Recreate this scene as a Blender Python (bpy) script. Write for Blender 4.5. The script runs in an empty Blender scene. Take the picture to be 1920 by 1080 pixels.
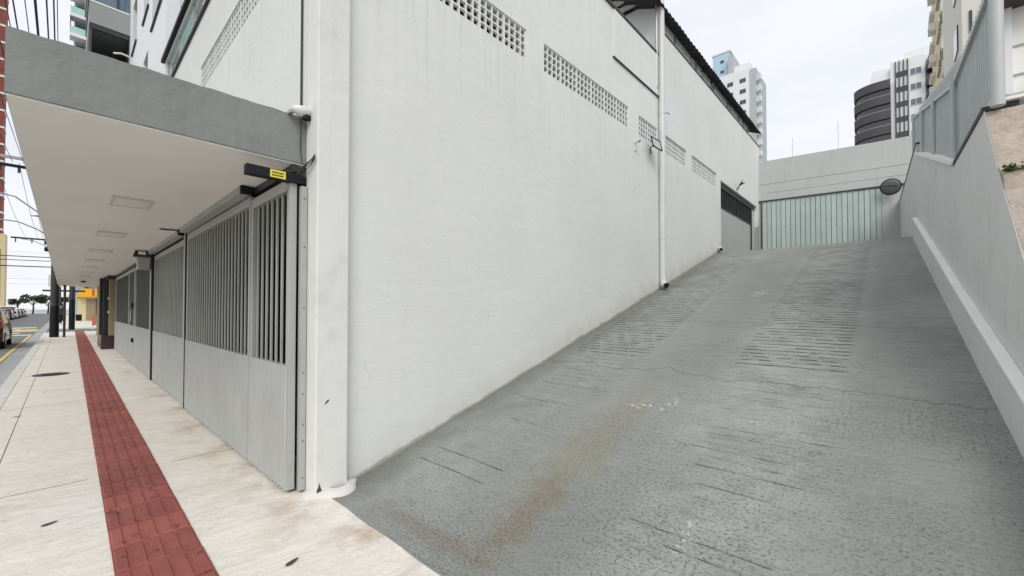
import bpy, bmesh, math, random
from mathutils import Vector, Matrix
random.seed(7)
R = math.radians
scene = bpy.context.scene
C = scene.collection

# ------------------------------------------------------------------ camera
cam_d = bpy.data.cameras.new('camera')
cam_d.sensor_width = 36.0
cam_d.lens = 36.0 * 775.0 / 1920.0
cam_d.shift_y = 24.0 / 1920.0
cam_d.clip_start = 0.05
cam_d.clip_end = 4000
cam = bpy.data.objects.new('camera', cam_d)
cam.location = (0, 0, 1.5)
cam.rotation_euler = (R(91.0), 0, R(42.7))
C.objects.link(cam)
scene.camera = cam

# ------------------------------------------------------------------ sky, sun, exposure
SUN_EL, SUN_AZ = R(43), R(138)          # azimuth from +Y towards +X
world = bpy.data.worlds.new('World')
scene.world = world
world.use_nodes = True
wn, wl = world.node_tree.nodes, world.node_tree.links
wn.clear()
w_out = wn.new('ShaderNodeOutputWorld')
w_bg = wn.new('ShaderNodeBackground')
w_bg.inputs['Strength'].default_value = 0.12
w_sky = wn.new('ShaderNodeTexSky')
w_sky.sky_type = 'NISHITA'
w_sky.sun_disc = False
w_sky.sun_elevation = SUN_EL
w_sky.sun_rotation = SUN_AZ
w_tc = wn.new('ShaderNodeTexCoord')
w_map = wn.new('ShaderNodeMapping')
w_map.inputs['Scale'].default_value = (1.0, 1.0, 2.6)
w_noise = wn.new('ShaderNodeTexNoise')
w_noise.inputs['Scale'].default_value = 2.2
w_noise.inputs['Detail'].default_value = 7
w_noise.inputs['Roughness'].default_value = 0.55
w_ramp = wn.new('ShaderNodeValToRGB')      # even overcast: pale grey to white cloud
w_ramp.color_ramp.elements[0].position = 0.32
w_ramp.color_ramp.elements[0].color = (5.75, 5.95, 6.45, 1)
w_ramp.color_ramp.elements[1].position = 0.68
w_ramp.color_ramp.elements[1].color = (7.05, 7.1, 7.3, 1)
w_mix = wn.new('ShaderNodeMix')
w_mix.data_type = 'RGBA'
w_mix.inputs['Factor'].default_value = 0.93
wl.new(w_tc.outputs['Generated'], w_map.inputs['Vector'])
wl.new(w_map.outputs['Vector'], w_noise.inputs['Vector'])
wl.new(w_noise.outputs['Fac'], w_ramp.inputs['Fac'])
wl.new(w_sky.outputs['Color'], w_mix.inputs['A'])
wl.new(w_ramp.outputs['Color'], w_mix.inputs['B'])
wl.new(w_mix.outputs['Result'], w_bg.inputs['Color'])
wl.new(w_bg.outputs['Background'], w_out.inputs['Surface'])

sun_d = bpy.data.lights.new('sun', 'SUN')
sun_d.energy = 1.5
sun_d.angle = R(35)
sun_d.color = (1.0, 0.97, 0.92)
sun = bpy.data.objects.new('sun', sun_d)
sd = Vector((math.sin(SUN_AZ) * math.cos(SUN_EL), math.cos(SUN_AZ) * math.cos(SUN_EL), math.sin(SUN_EL)))
sun.rotation_euler = sd.to_track_quat('Z', 'Y').to_euler()
sun.location = sd * 50
C.objects.link(sun)

vs = scene.view_settings
vs.view_transform = 'Standard'
vs.look = 'None'
vs.gamma = 1.0
vs.exposure = 0.30
vs.use_curve_mapping = False

# ------------------------------------------------------------------ materials
def new_mat(name):
    m = bpy.data.materials.new(name)
    m.use_nodes = True
    return m, m.node_tree.nodes, m.node_tree.links, m.node_tree.nodes['Principled BSDF']

def noise(n, l, vec, scale, detail=5, rough=0.55, dist=0.0):
    t = n.new('ShaderNodeTexNoise')
    t.inputs['Scale'].default_value = scale
    t.inputs['Detail'].default_value = min(detail, 4.5)
    t.inputs['Roughness'].default_value = rough
    t.inputs['Distortion'].default_value = dist
    l.new(vec, t.inputs['Vector'])
    return t.outputs['Fac']

def ramp(n, l, fac, a, b, ca=(0, 0, 0, 1), cb=(1, 1, 1, 1)):
    t = n.new('ShaderNodeValToRGB')
    t.color_ramp.elements[0].position = a
    t.color_ramp.elements[1].position = b
    t.color_ramp.elements[0].color = ca
    t.color_ramp.elements[1].color = cb
    l.new(fac, t.inputs['Fac'])
    return t.outputs['Color']

def mix(n, l, fac, a, b, mode='MIX'):
    t = n.new('ShaderNodeMix')
    t.data_type = 'RGBA'
    t.blend_type = mode
    for k, v in (('Factor', fac), ('A', a), ('B', b)):
        if hasattr(v, 'is_linked') or hasattr(v, 'links'):
            l.new(v, t.inputs[k])
        else:
            t.inputs[k].default_value = v if k == 'Factor' else (*v, 1) if len(v) == 3 else v
    return t.outputs['Result']

def math_n(n, l, op, a, b=None, c=None):
    t = n.new('ShaderNodeMath')
    t.operation = op
    for i, v in enumerate((a, b, c)):
        if v is None:
            continue
        if hasattr(v, 'links'):
            l.new(v, t.inputs[i])
        else:
            t.inputs[i].default_value = v
    return t.outputs[0]

def bump(n, l, b, h, dist, strength=1.0, prev=None):
    t = n.new('ShaderNodeBump')
    t.inputs['Distance'].default_value = dist
    t.inputs['Strength'].default_value = strength
    l.new(h, t.inputs['Height'])
    if prev is not None:
        l.new(prev, t.inputs['Normal'])
    l.new(t.outputs['Normal'], b.inputs['Normal'])
    return t.outputs['Normal']

def pos(n, l, scale=None):
    g = n.new('ShaderNodeNewGeometry')
    o = g.outputs['Position']
    if scale:
        mp = n.new('ShaderNodeMapping')
        mp.inputs['Scale'].default_value = scale
        l.new(o, mp.inputs['Vector'])
        o = mp.outputs['Vector']
    return o

def sc(c, k):
    return tuple(min(1, x * k) for x in c)

def paint(name, col, rough=0.6, var=0.06, scale=1.5, grain=0.0, gscale=60, streak=0.0, dirt=0.0, metal=0.0, spec=0.5,
          dirt_col=(0.16, 0.14, 0.10)):
    """painted or plain surface: soft mottling, optional plaster grain, vertical run marks and dirt blotches"""
    m, n, l, b = new_mat(name)
    p = pos(n, l)
    f = noise(n, l, p, scale, 3, 0.6)
    c = mix(n, l, ramp(n, l, f, 0.3, 0.7), sc(col, 1 - var), sc(col, 1 + var))
    if streak:
        ps = pos(n, l, (7, 7, 0.35))
        s = noise(n, l, ps, 1.6, 5, 0.6)
        c = mix(n, l, ramp(n, l, s, 0.52, 0.8, (0, 0, 0, 1), (streak, streak, streak, 1)), c, sc(col, 0.55))
    if dirt:
        d = noise(n, l, p, 3.1, 9, 0.72)
        c = mix(n, l, ramp(n, l, d, 0.56, 0.75, (0, 0, 0, 1), (dirt, dirt, dirt, 1)), c, dirt_col)
    l.new(c, b.inputs['Base Color'])
    b.inputs['Roughness'].default_value = rough
    b.inputs['Metallic'].default_value = metal
    b.inputs['Specular IOR Level'].default_value = spec
    if grain:
        g1 = noise(n, l, p, gscale, 2, 0.6)
        g2 = noise(n, l, p, gscale * 0.12, 3, 0.6)
        q = bump(n, l, b, g1, grain * 0.35)
        bump(n, l, b, g2, grain * 2.2, 1.0, q)
    return m

M = {}
def mat_wall():
    m, n, l, b = new_mat('white_wall_render')
    p = pos(n, l)
    sx = n.new('ShaderNodeSeparateXYZ'); l.new(p, sx.inputs[0])
    X_, Y_, Z_ = sx.outputs
    col = (0.705, 0.716, 0.695)
    c = mix(n, l, ramp(n, l, noise(n, l, p, 0.8, 3, 0.6), 0.3, 0.7), sc(col, .965), sc(col, 1.03))
    # roller patches of repaint
    vp = n.new('ShaderNodeTexNoise'); vp.inputs['Scale'].default_value = 1.7; vp.inputs['Detail'].default_value = 1
    l.new(pos(n, l, (1, .8, 1.3)), vp.inputs['Vector'])
    c = mix(n, l, ramp(n, l, vp.outputs['Fac'], .56, .58, (0, 0, 0, 1), (.16,) * 3 + (1,)), c, (.67, .70, .685))
    # rain runs below vents and parapet
    st = ramp(n, l, noise(n, l, pos(n, l, (8, 8, .28)), 1.7, 4, .6), .50, .74)
    def win(v, a0, a1, b0, b1):
        r1 = n.new('ShaderNodeMapRange'); r1.inputs[1].default_value = a0; r1.inputs[2].default_value = a1
        l.new(v, r1.inputs[0])
        r2 = n.new('ShaderNodeMapRange'); r2.inputs[1].default_value = b0; r2.inputs[2].default_value = b1
        r2.inputs[3].default_value = 1; r2.inputs[4].default_value = 0
        l.new(v, r2.inputs[0])
        return math_n(n, l, 'MULTIPLY', r1.outputs[0], r2.outputs[0])
    vent = win(Z_, 3.4, 4.70, 4.71, 4.72)
    para = win(Z_, 5.2, 6.5, 6.65, 6.7)
    k = math_n(n, l, 'MULTIPLY', st, math_n(n, l, 'MULTIPLY_ADD', math_n(n, l, 'MAXIMUM', vent, para), .21, .04))
    c = mix(n, l, k, c, (.36, .365, .33))
    # dirt splashed up from the ramp, yellowish damp near its top
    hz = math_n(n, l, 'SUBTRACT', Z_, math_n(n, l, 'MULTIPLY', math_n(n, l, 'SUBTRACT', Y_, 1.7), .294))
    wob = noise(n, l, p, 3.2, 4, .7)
    up = ramp(n, l, math_n(n, l, 'ADD', hz, math_n(n, l, 'MULTIPLY', math_n(n, l, 'SUBTRACT', wob, .5), .7)), .0, .32, (1, 1, 1, 1), (0, 0, 0, 1))
    onramp = n.new('ShaderNodeMapRange'); onramp.inputs[1].default_value = 2.0; onramp.inputs[2].default_value = 9.0
    onramp.inputs[3].default_value = .16; onramp.inputs[4].default_value = .45
    l.new(Y_, onramp.inputs[0])
    c = mix(n, l, math_n(n, l, 'MULTIPLY', up, onramp.outputs[0]), c, (.44, .41, .29))
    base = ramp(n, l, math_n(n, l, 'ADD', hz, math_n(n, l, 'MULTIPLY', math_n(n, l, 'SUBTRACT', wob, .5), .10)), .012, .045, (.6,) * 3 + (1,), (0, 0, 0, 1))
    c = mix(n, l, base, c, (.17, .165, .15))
    # hairline cracks
    cr_ = math_n(n, l, 'ABSOLUTE', math_n(n, l, 'SUBTRACT', noise(n, l, pos(n, l, (1, .55, .9)), .8, 4.5, .55), .5))
    gate_ = ramp(n, l, noise(n, l, p, .45, 2, .5), .58, .64)
    c = mix(n, l, math_n(n, l, 'MULTIPLY', ramp(n, l, cr_, .0, .0013, (.30,) * 3 + (1,), (0, 0, 0, 1)), gate_), c, (.42, .43, .41))
    spk = ramp(n, l, noise(n, l, p, 11, 2, .6), .735, .76, (0, 0, 0, 1), (.30,) * 3 + (1,))
    c = mix(n, l, spk, c, (.30, .30, .27))
    l.new(c, b.inputs['Base Color'])
    b.inputs['Roughness'].default_value = .72
    q = bump(n, l, b, noise(n, l, pos(n, l, (6, 3, 8)), 1.0, 3, .6), .0055)          # trowel marks
    bump(n, l, b, noise(n, l, p, 70, 2, .6), .0012, 1, q)
    return m
M['wall'] = mat_wall()
M['pillar'] = paint('pillar_paint', (0.71, 0.72, 0.692), 0.75, 0.025, 1.2, 0.003, 55, streak=0.16, dirt=0.16)
M['backwall'] = paint('grey_white_wall_paint', (0.455, 0.472, 0.455), 0.75, 0.03, 0.9, 0.003, 45, streak=0.22, dirt=0.08)
M['rightwall'] = paint('pale_grey_wall_paint', (0.63, 0.645, 0.63), 0.7, 0.05, 1.0, 0.004, 40, streak=0.22, dirt=0.16, dirt_col=(0.26, 0.27, 0.20))
M['ledge'] = paint('white_ledge_paint', (0.82, 0.82, 0.79), 0.65, 0.05, 3, 0.004, 40, dirt=0.12)
M['fascia'] = paint('canopy_grey_paint', (0.215, 0.228, 0.214), 0.7, 0.08, 1.3, 0.006, 45, streak=0.3, dirt=0.14)
M['soffit'] = paint('cream_soffit_paint', (0.93, 0.92, 0.865), 0.7, 0.025, 0.9, 0.0006, 40)
M['gate'] = paint('pale_grey_gate_paint', (0.40, 0.41, 0.395), 0.45, 0.05, 2.0, 0, 60, streak=0.20, dirt=0.16)
M['gate_fin'] = paint('pale_grey_fin_paint', (0.36, 0.375, 0.345), 0.45, 0.10, 2.0, 0, 60, streak=.2)
M['sheet_dark'] = paint('olive_grey_sheet', (0.115, 0.125, 0.105), 0.5, 0.06, 2.0)
M['track'] = paint('dark_track_metal', (0.035, 0.036, 0.037), 0.5, 0.2, 5)
M['green_gate'] = paint('pale_green_gate_paint', (0.40, 0.475, 0.45), 0.5, 0.06, 3.0, streak=0.3, dirt=.12)
M['green_gate2'] = paint('paler_green_gate_paint', (0.445, 0.515, 0.49), 0.5, 0.06, 3.0, streak=0.25, dirt=.1)
M['fence'] = paint('grey_fence_sheet', (0.44, 0.475, 0.47), 0.45, 0.05, 3.0, streak=0.14)
M['fence_post'] = paint('grey_fence_post', (0.47, 0.49, 0.49), 0.45, 0.05, 3.0, streak=0.1)
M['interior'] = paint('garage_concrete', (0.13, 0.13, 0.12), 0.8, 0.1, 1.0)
M['mirror_back'] = paint('dark_grey_plastic', (0.10, 0.105, 0.105), 0.5, 0.1, 3)
M['black'] = paint('black_plastic', (0.010, 0.011, 0.014), 0.55, 0.1, 4, spec=0.25)
M['dark_metal'] = paint('dark_metal', (0.03, 0.032, 0.034), 0.45, 0.2, 4)
M['dark_roof'] = paint('weathered_dark_roof', (0.028, 0.03, 0.036), 0.7, 0.35, 3.0, 0.004, 30)
M['coping'] = paint('dark_coping', (0.055, 0.055, 0.055), 0.7, 0.3, 4)
M['pvc'] = paint('painted_pvc_pipe', (0.64, 0.645, 0.625), 0.4, 0.04, 2.0, streak=0.18, dirt=0.06)
M['white'] = paint('white_paint', (0.78, 0.78, 0.77), 0.5, 0.03, 2, dirt=0.05)
M['white_plastic'] = paint('aged_white_plastic', (0.70, 0.70, 0.68), 0.35, 0.05, 8, dirt=0.2)
M['yellow'] = paint('yellow_plate', (0.75, 0.66, 0.07), 0.45, 0.05, 20)
M['light'] = paint('frosted_light_panel', (0.86, 0.84, 0.80), 0.35, 0.01, 2)
M['steel'] = paint('galvanised_steel', (0.42, 0.43, 0.43), 0.4, 0.08, 5, metal=0.6)
M['rubber'] = paint('rubber', (0.02, 0.02, 0.02), 0.8, 0.1, 6)
M['granite'] = paint('dark_granite', (0.045, 0.028, 0.025), 0.25, 0.3, 30)
M['cream'] = paint('cream_render', (0.66, 0.56, 0.33), 0.75, 0.05, 1.0, 0.003, 30, streak=0.1)
M['pale_cream'] = paint('pale_cream_render', (0.66, 0.64, 0.57), 0.7, 0.04, 0.3, streak=0.1)
M['khaki'] = paint('khaki_render', (0.30, 0.25, 0.15), 0.75, 0.05, 1.0)
M['orange'] = paint('orange_yellow_awning', (0.85, 0.42, 0.02), 0.5, 0.03, 1.0)
M['far_white'] = paint('far_white_render', (0.74, 0.75, 0.76), 0.7, 0.03, 0.2, streak=0.06)
M['far_grey'] = paint('far_grey_render', (0.42, 0.45, 0.47), 0.7, 0.03, 0.2)
M['far_dark'] = paint('far_charcoal_render', (0.065, 0.062, 0.066), 0.6, 0.06, 0.2)
M['far_blue'] = paint('far_blue_render', (0.42, 0.58, 0.68), 0.6, 0.03, 0.2)
M['grey_bay'] = paint('grey_bay_panel', (0.27, 0.29, 0.285), 0.6, 0.04, 0.6)
M['brick_red'] = paint('dark_red_brick_render', (0.22, 0.055, 0.04), 0.75, 0.25, 1.0)
M['leaf'] = paint('leaf', (0.045, 0.075, 0.028), 0.6, 0.4, 3)
M['bark'] = paint('bark', (0.10, 0.075, 0.05), 0.9, 0.3, 6)
M['moss'] = paint('moss', (0.09, 0.13, 0.025), 0.95, 0.5, 30)
M['dry_leaf'] = paint('dry_leaf', (0.06, 0.045, 0.03), 0.8, 0.3, 40)
M['teal_glass'] = paint('teal_glass', (0.38, 0.60, 0.57), 0.12, 0.1, 1.0, spec=0.8)
M['skin'] = paint('skin', (0.35, 0.20, 0.14), 0.6, 0.05, 10)
M['cloth_dark'] = paint('dark_cloth', (0.03, 0.032, 0.04), 0.9, 0.2, 10)
M['red_plastic'] = paint('faded_red_board', (0.42, 0.10, 0.07), 0.5, 0.1, 6)
M['road_white'] = paint('road_white_paint', (0.70, 0.70, 0.68), 0.7, 0.06, 3, dirt=0.35)
M['road_yellow'] = paint('road_yellow_paint', (0.68, 0.50, 0.16), 0.7, 0.06, 3, dirt=0.25)
M['car_red'] = paint('car_dark_red_paint', (0.05, 0.005, 0.006), 0.18, 0.03, 2)
M['car_black'] = paint('car_black_paint', (0.018, 0.018, 0.02), 0.18, 0.03, 2)
M['car_white'] = paint('car_white_paint', (0.72, 0.72, 0.73), 0.2, 0.02, 2)
M['car_grey'] = paint('car_grey_paint', (0.16, 0.165, 0.17), 0.2, 0.03, 2)
M['lamp_red'] = paint('red_lamp_lens', (0.13, 0.008, 0.008), 0.15, 0.02, 2)

def glass_mat(name, col, rough=0.05):
    m, n, l, b = new_mat(name)
    b.inputs['Base Color'].default_value = (*col, 1)
    b.inputs['Roughness'].default_value = rough
    b.inputs['Specular IOR Level'].default_value = 0.9
    return m
M['glass_dark'] = glass_mat('dark_window_glass', (0.025, 0.03, 0.036))
M['glass_blue'] = glass_mat('bluish_window_glass', (0.10, 0.15, 0.20))
def clear_glass():
    m, n, l, b = new_mat('clear_pane_glass')
    b.inputs['Base Color'].default_value = (0.80, 0.92, 0.89, 1)
    b.inputs['Roughness'].default_value = 0.03
    b.inputs['Transmission Weight'].default_value = 0.75
    b.inputs['IOR'].default_value = 1.45
    return m
M['glass_clear'] = clear_glass()

def mat_sidewalk():
    m, n, l, b = new_mat('stamped_concrete')
    p = pos(n, l)
    ps = pos(n, l, (3.6, 1.5, 1))
    s = noise(n, l, ps, 1.25, 9, 0.62, 1.4)              # slate-like stamped relief
    s2 = noise(n, l, pos(n, l, (9, 3.2, 1)), 1.6, 8, 0.65, 0.8)
    big = noise(n, l, p, 0.55, 4, 0.5)
    c = mix(n, l, ramp(n, l, big, 0.35, 0.65), (0.77, 0.725, 0.645), (0.77, 0.75, 0.695))
    c = mix(n, l, ramp(n, l, s, 0.40, 0.62, (0.30,) * 3 + (1,), (0, 0, 0, 1)), c, (0.58, 0.50, 0.41))
    vein = math_n(n, l, 'ABSOLUTE', math_n(n, l, 'SUBTRACT', s2, 0.5))
    c = mix(n, l, ramp(n, l, vein, 0.0, 0.011, (0.32,) * 3 + (1,), (0, 0, 0, 1)), c, (0.30, 0.24, 0.18))
    d = noise(n, l, p, 2.4, 9, 0.7)
    c = mix(n, l, ramp(n, l, d, 0.60, 0.78, (0, 0, 0, 1), (0.40,) * 3 + (1,)), c, (0.30, 0.22, 0.12))
    # rusty brown staining along the foot of the gates
    sx = n.new('ShaderNodeSeparateXYZ'); l.new(p, sx.inputs[0])
    near = n.new('ShaderNodeMapRange'); near.inputs[1].default_value = 0.72; near.inputs[2].default_value = 1.22
    l.new(sx.outputs['Y'], near.inputs[0])
    st = math_n(n, l, 'MULTIPLY', near.outputs[0], ramp(n, l, noise(n, l, p, 1.6, 8, 0.7), 0.48, 0.66))
    c = mix(n, l, math_n(n, l, 'MULTIPLY', st, 0.55), c, (0.33, 0.20, 0.08))
    fine = noise(n, l, p, 130, 3, 0.6)
    c = mix(n, l, ramp(n, l, fine, 0.30, 0.46, (0.25,) * 3 + (1,), (0, 0, 0, 1)), c, (0.40, 0.35, 0.28))
    l.new(c, b.inputs['Base Color'])
    b.inputs['Roughness'].default_value = 0.62
    q = bump(n, l, b, s, 0.022)
    q = bump(n, l, b, s2, 0.012, 1, q)
    bump(n, l, b, fine, 0.0018, 1, q)
    return m
M['sidewalk'] = mat_sidewalk()

WX_R = -3.445
def mat_ramp():
    m, n, l, b = new_mat('worn_painted_concrete')
    p = pos(n, l)
    sx = n.new('ShaderNodeSeparateXYZ'); l.new(p, sx.inputs[0])
    X_, Y_ = sx.outputs['X'], sx.outputs['Y']
    base = mix(n, l, ramp(n, l, noise(n, l, p, 0.7, 6, 0.6), 0.35, 0.65), (0.220, 0.230, 0.212), (0.285, 0.295, 0.275))
    # wheel tracks are worn paler
    def band(c0, w):
        d = math_n(n, l, 'ABSOLUTE', math_n(n, l, 'SUBTRACT', X_, c0))
        return ramp(n, l, d, w * 0.5, w * 1.15, (1, 1, 1, 1), (0, 0, 0, 1))
    tr = math_n(n, l, 'MAXIMUM', band(-0.78, 0.55), math_n(n, l, 'MULTIPLY', band(-2.72, 0.55), 0.5))
    worn = math_n(n, l, 'MULTIPLY', tr, ramp(n, l, noise(n, l, p, 2.2, 9, 0.7), 0.34, 0.64))
    c = mix(n, l, math_n(n, l, 'MULTIPLY', worn, 0.55), base, (0.43, 0.442, 0.422))
    # combed cross texture: short dark and pale scratches across the slope
    cb = noise(n, l, pos(n, l, (3.6, 36, 0)), 1.0, 3, 0.6)
    upm = n.new('ShaderNodeMapRange'); upm.inputs[1].default_value = 2.5; upm.inputs[2].default_value = 6.0
    upm.inputs[3].default_value = 0.30; upm.inputs[4].default_value = 0.95
    l.new(Y_, upm.inputs[0])
    cbk = math_n(n, l, 'MULTIPLY', upm.outputs[0], math_n(n, l, 'MULTIPLY_ADD', tr, 0.55, 0.45))
    c = mix(n, l, math_n(n, l, 'MULTIPLY', ramp(n, l, cb, 0.54, 0.66), math_n(n, l, 'MULTIPLY', cbk, .75)), c, (0.085, 0.078, 0.07))
    c = mix(n, l, math_n(n, l, 'MULTIPLY', ramp(n, l, cb, 0.30, 0.42, (1, 1, 1, 1), (0, 0, 0, 1)), math_n(n, l, 'MULTIPLY', cbk, .50)), c, (0.46, 0.475, 0.455))
    # pits and coarse aggregate
    pit = noise(n, l, pos(n, l, (46, 66, 0)), 1.0, 4, 0.72)
    rough_area = ramp(n, l, noise(n, l, p, 1.15, 5, 0.6), 0.38, 0.62)
    pitm = math_n(n, l, 'MULTIPLY', ramp(n, l, pit, 0.55, 0.70), math_n(n, l, 'MULTIPLY_ADD', rough_area, .7, .3))
    c = mix(n, l, math_n(n, l, 'MULTIPLY', pitm, 0.42), c, (0.07, 0.073, 0.07))
    pit2 = noise(n, l, pos(n, l, (13, 27, 0)), 1.0, 4.5, 0.78, 0.4)
    pm2 = math_n(n, l, 'MULTIPLY', ramp(n, l, pit2, 0.655, 0.71), rough_area)
    c = mix(n, l, math_n(n, l, 'MULTIPLY', pm2, 0.7), c, (0.045, 0.046, 0.044))
    c = mix(n, l, ramp(n, l, pit, 0.26, 0.36, (.40,) * 3 + (1,), (0, 0, 0, 1)), c, (0.42, 0.43, 0.405))
    # yellowish run and rust near the lower left
    wob_n = noise(n, l, p, 6.0, 6, 0.75)
    def blob(x0, y0, rx, ry, wob=0.55):
        dx = math_n(n, l, 'DIVIDE', math_n(n, l, 'SUBTRACT', X_, x0), rx)
        dy = math_n(n, l, 'DIVIDE', math_n(n, l, 'SUBTRACT', Y_, y0), ry)
        r = math_n(n, l, 'SQRT', math_n(n, l, 'ADD', math_n(n, l, 'MULTIPLY', dx, dx), math_n(n, l, 'MULTIPLY', dy, dy)))
        w = wob_n
        r = math_n(n, l, 'ADD', r, math_n(n, l, 'MULTIPLY', math_n(n, l, 'SUBTRACT', w, 0.5), wob * 3))
        return ramp(n, l, r, 0.35, 1.05, (1, 1, 1, 1), (0, 0, 0, 1))
    c = mix(n, l, math_n(n, l, 'MULTIPLY', blob(-1.85, 2.9, 0.30, 1.5, .7), 0.35), c, (0.235, 0.21, 0.125))
    c = mix(n, l, math_n(n, l, 'MULTIPLY', math_n(n, l, 'MULTIPLY', blob(-1.82, 2.15, 0.20, 0.55, .8), ramp(n, l, pit, .30, .56)), 0.48), c, (0.175, 0.115, 0.075))
    c = mix(n, l, math_n(n, l, 'MULTIPLY', blob(-2.3, 1.66, 0.8, 0.10, .7), 0.40), c, (0.19, 0.14, 0.095))
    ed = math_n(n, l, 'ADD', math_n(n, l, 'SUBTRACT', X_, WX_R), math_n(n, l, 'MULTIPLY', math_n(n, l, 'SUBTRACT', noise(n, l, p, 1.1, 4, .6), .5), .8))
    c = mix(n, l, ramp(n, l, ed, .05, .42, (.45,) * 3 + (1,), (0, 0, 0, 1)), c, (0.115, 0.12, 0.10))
    # chipped pale flecks
    fl = noise(n, l, p, 24, 5, 0.7)
    for (x0, y0, rx, ry) in ((-1.72, 3.72, .25, .10), (-1.52, 3.85, .08, .10), (-0.80, 3.74, .07, .09), (-0.88, 2.42, .06, .22), (-1.0, 2.72, .05, .05), (-0.2, 9.0, .12, .10), (-1.6, 7.6, .16, .2)):
        k = math_n(n, l, 'MULTIPLY', blob(x0, y0, rx, ry, 0.3), ramp(n, l, fl, 0.55, 0.60))
        c = mix(n, l, k, c, (0.66, 0.66, 0.62))
    # hairline cracks crossing the ramp
    for (yc, ph, amp, w) in ((4.45, 0.0, 0.45, 0.0065), (6.15, 5.0, 0.30, 0.006)):
        cv = n.new('ShaderNodeCombineXYZ'); l.new(math_n(n, l, 'ADD', X_, ph), cv.inputs[0])
        wv = noise(n, l, cv.outputs[0], 1.3, 6, 0.6)
        dd = math_n(n, l, 'ABSOLUTE', math_n(n, l, 'SUBTRACT', Y_, math_n(n, l, 'MULTIPLY_ADD', math_n(n, l, 'SUBTRACT', wv, 0.5), amp * 2, yc)))
        c = mix(n, l, ramp(n, l, dd, w * 0.4, w, (0.85,) * 3 + (1,), (0, 0, 0, 1)), c, (0.04, 0.04, 0.038))
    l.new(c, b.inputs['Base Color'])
    rg = ramp(n, l, worn, 0.0, 1.0, (0.62,) * 3 + (1,), (0.42,) * 3 + (1,))
    l.new(rg, b.inputs['Roughness'])
    g = noise(n, l, pos(n, l, (55, 80, 60)), 1.0, 5, 0.65)
    q = bump(n, l, b, g, 0.009)
    q = bump(n, l, b, noise(n, l, pos(n, l, (5, 11, 5)), 1.0, 6, 0.6), 0.022, 1, q)
    inv = math_n(n, l, 'SUBTRACT', 1.0, math_n(n, l, 'MAXIMUM', pitm, pm2))
    bump(n, l, b, inv, 0.006, 1, q)
    return m
M['ramp'] = mat_ramp()
M['groove_shade'] = paint('groove_shade_tone', (0.075, 0.076, 0.07), 0.95, 0.4, 9, spec=0.2)  # dark tone that paints the shade inside the ramp grooves

def mat_tile():
    m, n, l, b = new_mat('red_tactile_concrete')
    p = pos(n, l)
    oi = n.new('ShaderNodeObjectInfo')
    c = mix(n, l, oi.outputs['Random'], (0.20, 0.050, 0.040), (0.31, 0.084, 0.066))
    c = mix(n, l, ramp(n, l, noise(n, l, p, 5, 8, 0.7), 0.40, 0.70, (0, 0, 0, 1), (0.4,) * 3 + (1,)), c, (0.36, 0.14, 0.11))
    c = mix(n, l, ramp(n, l, noise(n, l, pos(n, l, (3.2, 6, 3)), 2.2, 4, 0.6), 0.62, 0.66, (0, 0, 0, 1), (0.62,) * 3 + (1,)), c, (0.085, 0.018, 0.02))
    l.new(c, b.inputs['Base Color'])
    b.inputs['Roughness'].default_value = 0.66
    bump(n, l, b, noise(n, l, p, 140, 3, 0.6), 0.002)
    return m
M['tile'] = mat_tile()

def mat_asphalt():
    m, n, l, b = new_mat('asphalt')
    p = pos(n, l)
    c = mix(n, l, ramp(n, l, noise(n, l, p, 0.5, 7, 0.65), 0.35, 0.65), (0.12, 0.122, 0.12), (0.18, 0.182, 0.178))
    c = mix(n, l, ramp(n, l, noise(n, l, p, 60, 4, 0.7), 0.4, 0.7, (0, 0, 0, 1), (0.4,) * 3 + (1,)), c, (0.20, 0.20, 0.20))
    l.new(c, b.inputs['Base Color'])
    b.inputs['Roughness'].default_value = 0.75
    bump(n, l, b, noise(n, l, p, 90, 3, 0.6), 0.004)
    return m
M['asphalt'] = mat_asphalt()
M['gutter'] = paint('gutter_concrete', (0.33, 0.345, 0.34), 0.8, 0.12, 1.5, 0.003, 50, dirt=0.2)
M['kerb'] = paint('kerb_concrete', (0.62, 0.60, 0.56), 0.75, 0.06, 2.0, 0.003, 50, dirt=0.12)
M['ground'] = paint('distant_ground', (0.30, 0.29, 0.26), 0.9, 0.15, 0.05)
M['rough_beige'] = paint('rough_beige_render', (0.40, 0.345, 0.285), 0.9, 0.16, 8.0, 0.05, 26, dirt=0.22)

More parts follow.
